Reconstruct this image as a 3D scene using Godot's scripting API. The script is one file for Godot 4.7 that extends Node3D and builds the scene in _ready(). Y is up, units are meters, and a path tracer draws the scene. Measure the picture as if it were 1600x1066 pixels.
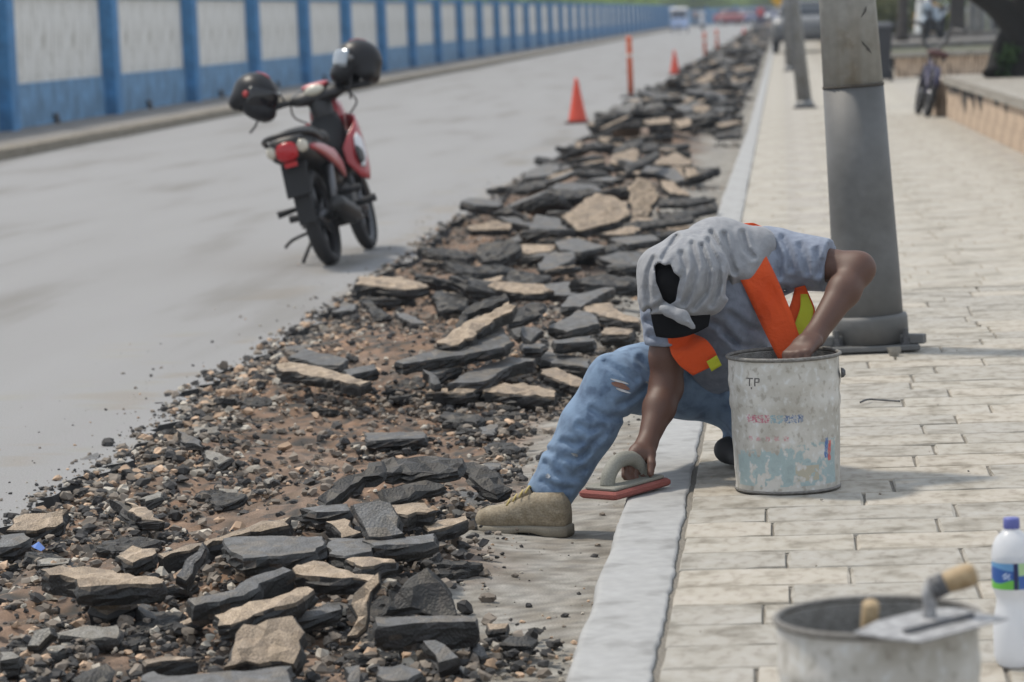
extends Node3D
# Street repair: a worker trowels a new kerb beside a strip of broken-up asphalt.
const FPX := 4900.0
const CAM_H := 1.28
const BED := -0.15
const ROAD := -0.10
var cam_basis: Basis
var rng := RandomNumberGenerator.new()
var nz := FastNoiseLite.new()
var nz2 := FastNoiseLite.new()
var used := {}
var M := {}

func _ready() -> void:
	rng.seed = 7
	nz.seed = 3; nz.noise_type = FastNoiseLite.TYPE_SIMPLEX_SMOOTH; nz.frequency = 1.0; nz.fractal_octaves = 3
	nz2.seed = 11; nz2.noise_type = FastNoiseLite.TYPE_SIMPLEX; nz2.frequency = 1.0; nz2.fractal_type = FastNoiseLite.FRACTAL_NONE
	# ---- camera
	cam_basis = Basis(Vector3.UP, deg_to_rad(5.1333)) * Basis(Vector3.RIGHT, deg_to_rad(-5.8454)) * Basis(Vector3.BACK, deg_to_rad(-2.3))
	var cam := Camera3D.new(); cam.name = "camera"
	var ca := CameraAttributesPhysical.new()
	ca.frustum_focal_length = 110.32; ca.frustum_focus_distance = 8.55; ca.exposure_aperture = 5.2
	ca.frustum_near = 0.1; ca.frustum_far = 2000.0
	cam.attributes = ca
	add_child(cam)
	cam.transform = Transform3D(cam_basis, Vector3(0, CAM_H, 0))
	cam.fov = 12.416; cam.near = 0.1; cam.far = 2000.0; cam.current = true
	# ---- sky, sun, exposure
	var we := WorldEnvironment.new(); we.name = "world_environment"
	var e := Environment.new()
	e.background_mode = Environment.BG_SKY
	var sm := ProceduralSkyMaterial.new()
	sm.sky_top_color = Color(0.735, 0.775, 0.83); sm.sky_horizon_color = Color(0.88, 0.895, 0.91); sm.sky_curve = 0.25
	sm.ground_bottom_color = Color(0.3, 0.29, 0.27); sm.ground_horizon_color = Color(0.6, 0.6, 0.6)
	sm.sun_angle_max = 1.0; sm.energy_multiplier = 1.0
	var sky := Sky.new(); sky.sky_material = sm
	e.sky = sky
	e.tonemap_mode = Environment.TONE_MAPPER_LINEAR
	e.tonemap_exposure = 1.55
	e.sdfgi_enabled = true; e.ssao_enabled = true; e.ssil_enabled = true
	e.fog_enabled = true; e.fog_density = 0.0005; e.fog_light_color = Color(0.86, 0.9, 0.95)
	we.environment = e
	add_child(we)
	var sun := DirectionalLight3D.new(); sun.name = "sun"
	sun.light_color = Color(1.0, 0.96, 0.90); sun.light_energy = 0.7; sun.light_angular_distance = 6.0; sun.shadow_enabled = true
	add_child(sun)
	sun.look_at_from_position(Vector3(-0.46, 0.86, -0.22) * 50.0, Vector3.ZERO)
	# ---- the place
	make_materials()
	build_ground()
	build_pavers()
	build_street_wall()
	build_rubble()
	build_gravel()
	build_worker()
	build_buckets()
	build_poles()
	build_motorcycles()
	build_cones()
	build_right_side()
	build_far()

# ------------------------------------------------------------------ placing
func ray(u: float, v: float) -> Vector3:
	return (cam_basis * Vector3((u - 800.0) / FPX, -(v - 533.0) / FPX, -1.0)).normalized()
func at_y(u: float, v: float, y := 0.0) -> Vector3:
	var d := ray(u, v)
	return Vector3(0, CAM_H, 0) + d * ((y - CAM_H) / d.y)
func at_z(u: float, v: float, z: float) -> Vector3:
	var d := ray(u, v)
	return Vector3(0, CAM_H, 0) + d * (z / d.z)

# ------------------------------------------------------------------ naming
func numbered(called: String) -> String:
	var n: int = used.get(called, 0)
	used[called] = n + 1
	return called if n == 0 else "%s_%03d" % [called, n]
func tag(o: Node, label: String, category := "", group := "", kind := "") -> Node:
	if label: o.set_meta("label", label)
	if category: o.set_meta("category", category)
	if group: o.set_meta("group", group)
	if kind: o.set_meta("kind", kind)
	return o
func thing(called: String, label: String, category: String, pos := Vector3.ZERO, basis := Basis.IDENTITY, group := "") -> Node3D:
	var o := Node3D.new()
	o.name = numbered(called)
	add_child(o)
	o.transform = Transform3D(basis, pos)
	tag(o, label, category, group)
	return o
func mesh_of(st: SurfaceTool, smooth := true) -> ArrayMesh:
	st.generate_normals()
	return st.commit()
func part(called: String, m: Mesh, mat: Material, parent: Node = self, xf := Transform3D.IDENTITY) -> MeshInstance3D:
	var o := MeshInstance3D.new()
	o.name = numbered(called) if parent == self else called
	o.mesh = m
	o.material_override = mat
	parent.add_child(o, true)
	o.transform = xf
	return o
func setting(called: String, m: Mesh, mat: Material) -> MeshInstance3D:
	var o := part(called, m, mat)
	o.set_meta("kind", "structure")
	return o
func copy_of(o: Node3D, called: String) -> Node3D:
	var c := o.duplicate() as Node3D
	c.name = numbered(called)
	add_child(c)
	return c

# ------------------------------------------------------------------ shapes (vertices given counter-clockwise seen from outside)
func stool(smooth := 0) -> SurfaceTool:
	var st := SurfaceTool.new()
	st.begin(Mesh.PRIMITIVE_TRIANGLES)
	st.set_smooth_group(smooth if smooth >= 0 else -1)
	return st
func tri(st: SurfaceTool, a: Vector3, b: Vector3, c: Vector3) -> void:
	st.add_vertex(a); st.add_vertex(c); st.add_vertex(b)
func quad(st: SurfaceTool, a: Vector3, b: Vector3, c: Vector3, d: Vector3) -> void:
	tri(st, a, b, c); tri(st, a, c, d)
func quad_uv(st: SurfaceTool, p: Array, uv: Array) -> void:
	for i in [0, 2, 1, 0, 3, 2]:
		st.set_uv(uv[i]); st.add_vertex(p[i])
# rings of equal length joined to a skin; ring points run counter-clockwise seen from the end
func skin(st: SurfaceTool, rings: Array, cap0 := true, cap1 := true, uv := false) -> void:
	var n: int = rings[0].size()
	var L := rings.size()
	for i in L - 1:
		var r0: PackedVector3Array = rings[i]
		var r1: PackedVector3Array = rings[i + 1]
		for k in n:
			var k2 := (k + 1) % n
			if uv:
				var u0 := float(k) / n
				var u1 := float(k + 1) / n
				var v0 := 1.0 - float(i) / (L - 1)
				var v1 := 1.0 - float(i + 1) / (L - 1)
				quad_uv(st, [r0[k], r0[k2], r1[k2], r1[k]], [Vector2(u0, v0), Vector2(u1, v0), Vector2(u1, v1), Vector2(u0, v1)])
			else:
				quad(st, r0[k], r0[k2], r1[k2], r1[k])
	for e in 2:
		if (e == 0 and not cap0) or (e == 1 and not cap1): continue
		var r: PackedVector3Array = rings[0] if e == 0 else rings[L - 1]
		var c := Vector3.ZERO
		for p in r: c += p
		c /= n
		for k in n:
			if e == 0: tri(st, c, r[(k + 1) % n], r[k])
			else: tri(st, c, r[k], r[(k + 1) % n])
func ring(c: Vector3, ax: Vector3, ay: Vector3, n: int, pw := 1.0) -> PackedVector3Array:
	var out := PackedVector3Array()
	for k in n:
		var a := TAU * k / n
		var cx := cos(a); var sy := sin(a)
		if pw != 1.0:
			cx = signf(cx) * pow(absf(cx), pw); sy = signf(sy) * pow(absf(sy), pw)
		out.append(c + ax * cx + ay * sy)
	return out
func add_tube(st: SurfaceTool, pts: Array, radii, sides := 10, caps := true) -> void:
	var rings := []
	var ref := Vector3.UP
	var last_x := Vector3.ZERO
	for i in pts.size():
		var a: Vector3 = pts[maxi(i - 1, 0)]
		var b: Vector3 = pts[mini(i + 1, pts.size() - 1)]
		var d := (b - a).normalized()
		var x: Vector3
		if i == 0:
			ref = Vector3.UP if absf(d.y) < 0.9 else Vector3.RIGHT
			x = ref.cross(d).normalized()
		else:
			x = (last_x - d * last_x.dot(d)).normalized()
		last_x = x
		var y := d.cross(x)
		var r: float = radii[i] if radii is Array else radii
		rings.append(ring(pts[i], x * r, y * r, sides))
	skin(st, rings, caps, caps)
func tube(pts: Array, radii, sides := 10) -> ArrayMesh:
	var st := stool(); add_tube(st, pts, radii, sides)
	return mesh_of(st)
func curve(pts: Array, n := 6) -> Array:
	var out := []
	for i in pts.size() - 1:
		var p0: Vector3 = pts[maxi(i - 1, 0)]
		var p3: Vector3 = pts[mini(i + 2, pts.size() - 1)]
		for k in n:
			out.append((pts[i] as Vector3).cubic_interpolate(pts[i + 1], p0, p3, float(k) / n))
	out.append(pts[-1])
	return out
# profile: [radius, height] from bottom to top on the outside
func lathe(profile: Array, sides := 32, axis := Basis.IDENTITY, at := Vector3.ZERO, st: SurfaceTool = null, uv := false, wob := 0.0) -> ArrayMesh:
	var own := st == null
	if own: st = stool()
	var rings := []
	for p in profile:
		var r := PackedVector3Array()
		for k in sides:
			var a := -TAU * k / sides
			var rr: float = p[0]
			if wob > 0.0: rr += wob * nz.get_noise_3d(cos(a) * 1.3, p[1] * 6.0, sin(a) * 1.3)
			r.append(at + axis * Vector3(cos(a) * rr, p[1], sin(a) * rr))
		rings.append(r)
	skin(st, rings, true, true, uv)
	return mesh_of(st) if own else null
# box with chamfered edges
func add_box(st: SurfaceTool, size: Vector3, xf := Transform3D.IDENTITY, bev := 0.0, jit := 0.0) -> void:
	var h := size * 0.5
	var rings := []
	var lv := [[-h.y, bev], [-h.y + bev, 0.0], [h.y - bev, 0.0], [h.y, bev]] if bev > 0.0 else [[-h.y, 0.0], [h.y, 0.0]]
	for l in lv:
		var ins: float = l[1]
		var r := PackedVector3Array()
		if bev > 0.0:
			var b: float = bev
			var x := h.x - ins; var z := h.z - ins
			for p in [Vector2(x, z - b), Vector2(x - b, z), Vector2(-x + b, z), Vector2(-x, z - b), Vector2(-x, -z + b), Vector2(-x + b, -z), Vector2(x - b, -z), Vector2(x, -z + b)]:
				r.append(Vector3(p.x, l[0], p.y))
		else:
			for p in [Vector2(h.x, h.z), Vector2(-h.x, h.z), Vector2(-h.x, -h.z), Vector2(h.x, -h.z)]:
				r.append(Vector3(p.x, l[0], p.y))
		r.reverse()
		for k in r.size():
			var q := r[k]
			if jit > 0.0: q += Vector3(rng.randf_range(-jit, jit), rng.randf_range(-jit, jit), rng.randf_range(-jit, jit))
			r[k] = xf * q
		rings.append(r)
	skin(st, rings)
func box(size: Vector3, bev := 0.0) -> ArrayMesh:
	var st := stool(-1); add_box(st, size, Transform3D.IDENTITY, bev)
	return mesh_of(st)

# ------------------------------------------------------------------ materials
func noise_tex(seed_: int, freq: float, lo: Color, hi: Color, oct := 4, mid = null, at_mid := 0.5, size := 512, kind := FastNoiseLite.TYPE_SIMPLEX_SMOOTH) -> NoiseTexture2D:
	var n := FastNoiseLite.new()
	n.seed = seed_; n.frequency = freq; n.fractal_octaves = oct; n.noise_type = kind
	var t := NoiseTexture2D.new()
	t.width = size; t.height = size; t.seamless = true; t.noise = n; t.generate_mipmaps = false
	var g := Gradient.new()
	g.set_color(0, lo); g.set_color(1, hi)
	if mid != null: g.add_point(at_mid, mid)
	t.color_ramp = g
	return t
func grey(v: float) -> Color:
	return Color(v, v, v)
func lin(r: float, g: float, b: float) -> Color:
	return Color(r, g, b).linear_to_srgb()
# plain: colour (linear), roughness
func mk(c: Color, rough := 0.7, metal := 0.0, spec := 0.5) -> StandardMaterial3D:
	var m := StandardMaterial3D.new()
	m.albedo_color = c; m.roughness = rough; m.metallic = metal; m.metallic_specular = spec
	return m
# textured: grain (fine), blotch (coarse), bump; scales are repeats per metre
func rough_mat(c: Color, rough: float, tex: Texture2D, scale: float, blotch: Texture2D = null, bscale := 1.0, bump: Texture2D = null, depth := 0.0, vcol := false, world := true) -> StandardMaterial3D:
	var m := mk(c, rough)
	m.vertex_color_use_as_albedo = vcol
	m.albedo_texture = tex
	m.uv1_triplanar = true; m.uv1_world_triplanar = world; m.uv1_scale = Vector3.ONE * scale
	if blotch:
		m.detail_enabled = true; m.detail_albedo = blotch; m.detail_blend_mode = BaseMaterial3D.BLEND_MODE_MUL; m.detail_uv_layer = BaseMaterial3D.DETAIL_UV_2
		m.uv2_triplanar = true; m.uv2_world_triplanar = world; m.uv2_scale = Vector3.ONE * bscale
	if bump:
		m.heightmap_enabled = true; m.heightmap_texture = bump; m.heightmap_scale = depth
	return m

func make_materials() -> void:
	var grain := noise_tex(1, 0.12, grey(0.55), grey(1.0), 3)
	var fine := noise_tex(2, 0.25, grey(0.5), grey(1.0), 2)
	var blotch := noise_tex(3, 0.012, grey(0.72), grey(1.0), 5)
	var blotch2 := noise_tex(4, 0.02, Color(0.66, 0.64, 0.6), Color(1.0, 1.0, 1.0), 5, Color(0.93, 0.91, 0.88), 0.42)
	var bumps := noise_tex(5, 0.06, grey(0.0), grey(1.0), 5)
	var pits := noise_tex(6, 0.09, grey(0.0), grey(1.0), 4, grey(0.85), 0.35)
	var speck := noise_tex(7, 0.2, grey(0.35), grey(1.0), 2, grey(0.9), 0.4)
	M.grain = grain; M.bumps = bumps; M.blotch = blotch
	var streak := noise_tex(8, 0.008, Color(0.84, 0.825, 0.80), Color(1.0, 1.0, 1.0), 6, Color(0.97, 0.968, 0.965), 0.38, 1024)
	M.road = rough_mat(lin(0.275, 0.272, 0.27), 0.88, noise_tex(9, 0.2, grey(0.84), grey(1.0), 4), 1.7, streak, 0.5, null, 0.0, true)
	M.road.uv2_scale = Vector3(0.13, 0.3, 0.018)
	M.road.uv1_scale = Vector3(1.6, 1.6, 0.5)
	M.bed = rough_mat(Color.WHITE, 0.95, noise_tex(10, 0.14, grey(0.66), grey(1.0), 4), 2.2, null, 1.0, fine, 0.12, true)
	M.slab = rough_mat(Color.WHITE, 0.66, noise_tex(12, 0.25, grey(0.5), grey(1.0), 3), 1.7, noise_tex(13, 0.02, Color(0.72, 0.7, 0.66), Color.WHITE, 4), 2.0, noise_tex(17, 0.13, grey(0), grey(1), 3), 0.3, true, false)
	M.gravel = mk(Color.WHITE, 0.9); M.gravel.vertex_color_use_as_albedo = true
	M.kerb = rough_mat(lin(0.345, 0.345, 0.342), 0.75, noise_tex(14, 0.03, grey(0.9), grey(1.0), 5), 1.2, noise_tex(18, 0.012, Color(0.8, 0.795, 0.785), Color.WHITE, 5, Color(0.97, 0.97, 0.965), 0.4), 0.8)
	M.pavers = []
	for c in [[0.395, 0.376, 0.340], [0.365, 0.350, 0.320], [0.415, 0.388, 0.345], [0.355, 0.343, 0.318]]:
		var m := rough_mat(lin(c[0], c[1], c[2]), 0.85, noise_tex(16 + M.pavers.size(), 0.02, Color(0.82, 0.8, 0.78), Color.WHITE, 6, Color(0.955, 0.945, 0.93), 0.42), 1.6, noise_tex(21, 0.018, Color(0.72, 0.705, 0.67), Color.WHITE, 6, Color(0.95, 0.945, 0.93), 0.42), 0.6, pits, 0.05)
		m.uv1_scale = Vector3(2.2, 1.6, 1.0)
		M.pavers.append(m)
	M.sand = rough_mat(lin(0.29, 0.265, 0.225), 0.95, grain, 2.0)
	M.far_paving = mk(lin(0.485, 0.468, 0.435), 0.85)
	M.far_paving.albedo_texture = paving_picture()
	M.far_paving.detail_enabled = true; M.far_paving.detail_albedo = noise_tex(22, 0.015, Color(0.72, 0.71, 0.68), Color.WHITE, 6, Color(0.96, 0.95, 0.93), 0.4)
	M.far_paving.detail_blend_mode = BaseMaterial3D.BLEND_MODE_MUL; M.far_paving.detail_uv_layer = BaseMaterial3D.DETAIL_UV_2
	M.far_paving.uv2_triplanar = true; M.far_paving.uv2_world_triplanar = true; M.far_paving.uv2_scale = Vector3.ONE * 0.4
	M.earth = rough_mat(lin(0.10, 0.13, 0.05), 0.95, grain, 0.5, blotch, 0.05)
	M.path = rough_mat(lin(0.33, 0.32, 0.31), 0.9, grain, 0.8, blotch2, 0.2)
	M.old_kerb = rough_mat(lin(0.40, 0.36, 0.29), 0.9, grain, 0.7, blotch2, 0.35, bumps, 0.3)
	# wall paint: white panels with grey run-down stains, two blues
	var stain := noise_tex(23, 0.012, Color(0.62, 0.6, 0.55), Color.WHITE, 5, Color(0.95, 0.945, 0.93), 0.4, 1024)
	M.wall_white = rough_mat(lin(0.76, 0.745, 0.715), 0.85, noise_tex(24, 0.03, grey(0.9), grey(1.0), 4), 0.5, stain, 0.3)
	M.wall_white.uv2_scale = Vector3(0.5, 0.12, 0.5)
	M.wall_blue = rough_mat(lin(0.17, 0.36, 0.60), 0.75, noise_tex(24, 0.03, grey(0.85), grey(1.0), 4), 0.5, noise_tex(25, 0.015, Color(0.7, 0.7, 0.68), Color.WHITE, 4), 0.25)
	M.wall_deep = rough_mat(lin(0.07, 0.275, 0.56), 0.7, noise_tex(24, 0.03, grey(0.85), grey(1.0), 4), 0.5, noise_tex(25, 0.015, Color(0.75, 0.75, 0.75), Color.WHITE, 4), 0.25)
	M.steel = rough_mat(lin(0.30, 0.305, 0.31), 0.5, noise_tex(26, 0.03, grey(0.75), grey(1.0), 5), 1.2, noise_tex(27, 0.01, Color(0.75, 0.72, 0.66), Color.WHITE, 5, Color(0.96, 0.96, 0.95), 0.4), 0.8)
	M.steel.metallic = 0.25
	M.iron = rough_mat(lin(0.12, 0.12, 0.125), 0.6, grain, 2.0)
	M.black = mk(lin(0.018, 0.018, 0.02), 0.5)
	M.rubber = mk(lin(0.02, 0.02, 0.021), 0.8)
	M.chrome = mk(lin(0.55, 0.55, 0.56), 0.25, 1.0)

func paving_picture() -> ImageTexture:
	var W := 512; var Hh := 512
	var im := Image.create(W, Hh, false, Image.FORMAT_RGB8)
	var n := FastNoiseLite.new(); n.seed = 5; n.frequency = 0.05
	var r2 := RandomNumberGenerator.new(); r2.seed = 4
	for row in 8:
		var y0 := row * 64
		var x := int(r2.randf() * 120.0)
		im.fill_rect(Rect2i(0, y0, W, 64), Color(0.95, 0.94, 0.93) * r2.randf_range(0.93, 1.0))
		while x < W:
			var w := r2.randi_range(80, 150)
			im.fill_rect(Rect2i(x, y0, w, 64), Color(0.97, 0.96, 0.94) * r2.randf_range(0.95, 1.0))
			im.fill_rect(Rect2i(x, y0, 3, 64), Color(0.82, 0.79, 0.74))
			x += w
		im.fill_rect(Rect2i(0, y0, W, 3), Color(0.86, 0.83, 0.79))
	for y in Hh:
		for x in W:
			var k := 0.92 + 0.1 * n.get_noise_2d(x, y)
			im.set_pixel(x, y, im.get_pixel(x, y) * k)
	return ImageTexture.create_from_image(im)

# ------------------------------------------------------------------ ground
var mounds := [[-1.22, -8.0, 0.42, 0.6, 0.11], [-1.9, -7.6, 0.5, 0.7, 0.05], [-1.2, -9.35, 0.34, 0.35, 0.08], [-1.5, -12.6, 0.5, 1.0, 0.10], [-1.0, -13.6, 0.5, 1.4, 0.12], [-1.9, -13.2, 0.35, 1.2, 0.05],
	[-1.3, -17.5, 0.6, 2.0, 0.12], [-1.2, -22.0, 0.55, 2.5, 0.2], [-2.05, -11.0, 0.25, 2.5, 0.04]]
func bed_h(x: float, z: float) -> float:
	var h := BED
	for m in mounds:
		var dx: float = (x - m[0]) / m[2]
		var dz: float = (z - m[1]) / m[3]
		h += m[4] * exp(-dx * dx - dz * dz)
	if z < -20.0:
		var dx2 := (x + 1.45) / 0.55
		h += 0.16 * exp(-dx2 * dx2) * minf(1.0, (-20.0 - z) / 6.0) * (0.75 + 0.5 * nz2.get_noise_2d(z * 0.25, 3.0))
	# flat swept floor beside the kerb
	var rough := clampf((-0.85 - x) / 0.3, 0.08, 1.0)
	h += rough * (0.022 * nz.get_noise_2d(x * 2.2, z * 2.2) + 0.014 * nz.get_noise_2d(x * 9.0 + 50.0, z * 9.0) + 0.009 * nz2.get_noise_2d(x * 19.0, z * 19.0 + 8.0))
	if x < -2.0: h = minf(h, ROAD - 0.012 - 0.02 * smoothstep(0.08, -0.05, x - edge_x(z)))
	return h
func bed_colour(x: float, z: float) -> Color:
	var n1 := nz.get_noise_2d(x * 1.3 + 9.0, z * 0.8)
	var n2 := nz.get_noise_2d(x * 6.0 + 31.0, z * 6.0)
	var n3 := nz2.get_noise_2d(x * 25.0, z * 25.0)
	var dirt := Color(0.29, 0.205, 0.15).lerp(Color(0.38, 0.225, 0.135), clampf(0.5 + n1, 0, 1))
	var crumbs := Color(0.075, 0.068, 0.06)
	var floor_c := Color(0.43, 0.41, 0.37).lerp(Color(0.29, 0.26, 0.215), clampf(n2 * 1.3 + 0.35, 0, 1))
	var c := dirt.lerp(crumbs, smoothstep(-0.05, 0.4, n2 * 0.9 + n3 * 0.5 + n1 * 0.4))
	c = c.lerp(floor_c, smoothstep(-1.05, -0.8, x + 0.25 * n1))
	return c * (0.85 + 0.3 * n3)
# spilt pale dust and tan dirt lying in ragged patches beside the broken edge
func road_dust(p: Vector3) -> Color:
	if p.z < -60.0 or p.x < -5.5: return Color(1, 1, 1)
	var near := clampf(1.0 - (edge_x(p.z) - p.x) / 2.0, 0.0, 1.0)
	var n := nz.get_noise_2d(p.x * 1.6 + 70.0, p.z * 0.3) + 0.5 * nz.get_noise_2d(p.x * 7.0, p.z * 1.6 + 40.0)
	var c := Color(1, 1, 1).lerp(Color(1.28, 1.26, 1.22), smoothstep(0.15, 0.75, n * 0.6 + near * 0.9))
	c = c.lerp(Color(0.90, 0.84, 0.76), smoothstep(0.55, 0.8, nz.get_noise_2d(p.x * 3.0 + 11.0, p.z * 0.7 + 5.0) + near * 0.5) * near)
	return c
func edge_x(z: float) -> float:
	return -2.27 + 0.12 * nz.get_noise_2d(z * 0.35, 7.0) + 0.05 * nz2.get_noise_2d(z * 3.0, 2.0) + 0.02 * nz2.get_noise_2d(z * 11.0, 5.0)

func build_ground() -> void:
	var st := stool()
	quad(st, Vector3(-600, -0.4, 60), Vector3(600, -0.4, 60), Vector3(600, -0.4, -1500), Vector3(-600, -0.4, -1500))
	setting("ground", mesh_of(st), M.earth)
	# road with its broken edge
	st = stool(-1)
	var z := 4.0
	while z > -420.0:
		var dz := 0.05 if z > -16.0 else (0.15 if z > -40.0 else (1.0 if z > -120.0 else 5.0))
		if z > -5.0: dz = 0.5
		var z1 := z - dz
		var a := edge_x(z); var b := edge_x(z1)
		var offs := [0.0, 0.05, 0.1, 0.17, 0.26, 0.38, 0.52, 0.7, 0.9, 1.2, 1.6, 2.2] if z < -4.5 and z > -40.0 else [0.0, 0.3, 0.9, 2.2]
		for k in offs.size():
			var q := [Vector3(a - offs[k], ROAD, z), Vector3(b - offs[k], ROAD, z1), Vector3(b - offs[k + 1], ROAD, z1), Vector3(a - offs[k + 1], ROAD, z)] if k < offs.size() - 1 else [Vector3(a - offs[k], ROAD, z), Vector3(b - offs[k], ROAD, z1), Vector3(-9.1, ROAD, z1), Vector3(-9.1, ROAD, z)]
			for i in [0, 2, 1, 0, 3, 2]:
				st.set_color(road_dust(q[i])); st.add_vertex(q[i])
		st.set_color(Color(0.08, 0.08, 0.08))
		quad(st, Vector3(a, ROAD, z), Vector3(a + 0.03, BED - 0.06, z), Vector3(b + 0.03, BED - 0.06, z1), Vector3(b, ROAD, z1))
		z = z1
	setting("road", mesh_of(st), M.road)
	# dug-out bed, finer close by
	st = stool()
	var bands := [[3.0, -4.6, 0.2, 0.12], [-4.6, -16.0, 0.028, 0.03], [-16.0, -32.0, 0.06, 0.07], [-32.0, -120.0, 0.3, 0.15], [-120.0, -420.0, 3.0, 0.3]]
	for bd in bands:
		var nzs := int(ceil((bd[0] - bd[1]) / bd[2]))
		var nxs := int(ceil(2.06 / bd[3]))
		var prev := PackedVector3Array(); var pc := PackedColorArray()
		for i in nzs + 1:
			var zz: float = lerpf(bd[0], bd[1], float(i) / nzs)
			var row := PackedVector3Array(); var rc := PackedColorArray()
			for k in nxs + 1:
				var xx := lerpf(-2.5, -0.44, float(k) / nxs)
				row.append(Vector3(xx, bed_h(xx, zz), zz)); rc.append(bed_colour(xx, zz))
			if i > 0:
				for k in nxs:
					for q in [[0, k], [1, k + 1], [0, k + 1], [0, k], [1, k], [1, k + 1]]:
						st.set_color(pc[q[1]] if q[0] == 0 else rc[q[1]])
						st.add_vertex(prev[q[1]] if q[0] == 0 else row[q[1]])
			prev = row; pc = rc
	st.index()
	setting("trench_floor", mesh_of(st), M.bed)
	# new kerb
	st = stool()
	z = 3.0
	var prof := func(zz: float) -> PackedVector3Array:
		var far := clampf((-zz - 20.0) / 15.0, 0.0, 1.0)
		var xl := -0.46 + 0.05 * far + 0.005 * nz2.get_noise_2d(zz * 1.3, 1.0) + 0.0012 * nz2.get_noise_2d(zz * 9.0, 4.0)
		var xr := -0.2885 + 0.004 * nz2.get_noise_2d(zz * 1.5, 21.0) + 0.003 * nz2.get_noise_2d(zz * 9.0, 8.0)
		var out := PackedVector3Array([Vector3(xl - 0.004, BED - 0.08, zz), Vector3(xl - 0.003, -0.02, zz), Vector3(xl + 0.008, 0.001, zz)])
		for k in 5:
			var xx := lerpf(xl + 0.02, xr - 0.01, k / 4.0)
			out.append(Vector3(xx, 0.002 + 0.0007 * nz2.get_noise_2d(xx * 4.0, zz * 1.0), zz))
		out.append(Vector3(xr - 0.003, 0.001, zz)); out.append(Vector3(xr, -0.03, zz)); out.append(Vector3(xr, BED, zz))
		return out
	var p0: PackedVector3Array = prof.call(z)
	while z > -300.0:
		var dz := 0.04 if (z < -4.6 and z > -16.0) else (0.3 if z > -40.0 else 2.0)
		z -= dz
		var p1: PackedVector3Array = prof.call(z)
		for k in p0.size() - 1:
			quad(st, p0[k], p0[k + 1], p1[k + 1], p1[k])
		p0 = p1
	st.index()
	setting("kerb", mesh_of(st), M.kerb)
	# far side of the street
	st = stool(-1)
	z = 2.0
	while z > -420.0:
		var z1 := z - (3.0 if z > -110 else 30.0)
		add_box(st, Vector3(0.22, 0.3, z - z1 - 0.03), Transform3D(Basis.IDENTITY, Vector3(-9.14, -0.12, (z + z1) / 2)), 0.02, 0.006)
		z = z1
	setting("far_kerb", mesh_of(st), M.old_kerb)
	st = stool()
	quad(st, Vector3(-11.2, 0.0, 3), Vector3(-9.24, 0.0, 3), Vector3(-9.24, 0.0, -420), Vector3(-11.2, 0.0, -420))
	setting("far_pavement", mesh_of(st), M.path)
	# near pavement: bedding sand under the stones, then a sheet where stones can no longer be told apart
	st = stool()
	quad(st, Vector3(-0.31, -0.008, 3), Vector3(6, -0.008, 3), Vector3(6, -0.008, -16.3), Vector3(-0.31, -0.008, -16.3))
	setting("paving_bed", mesh_of(st), M.sand)
	st = stool()
	var zs := [-14.204, -20.0, -30.0, -50.0, -80.0, -130.0, -300.0]
	for i in zs.size() - 1:
		var a: float = zs[i]; var b: float = zs[i + 1]
		quad_uv(st, [Vector3(-0.285, 0, a), Vector3(9, 0, a), Vector3(9, 0, b), Vector3(-0.285, 0, b)], [Vector2(-0.16, -a / 1.76), Vector2(5.1, -a / 1.76), Vector2(5.1, -b / 1.76), Vector2(-0.16, -b / 1.76)])
	setting("pavement", mesh_of(st), M.far_paving)

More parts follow.
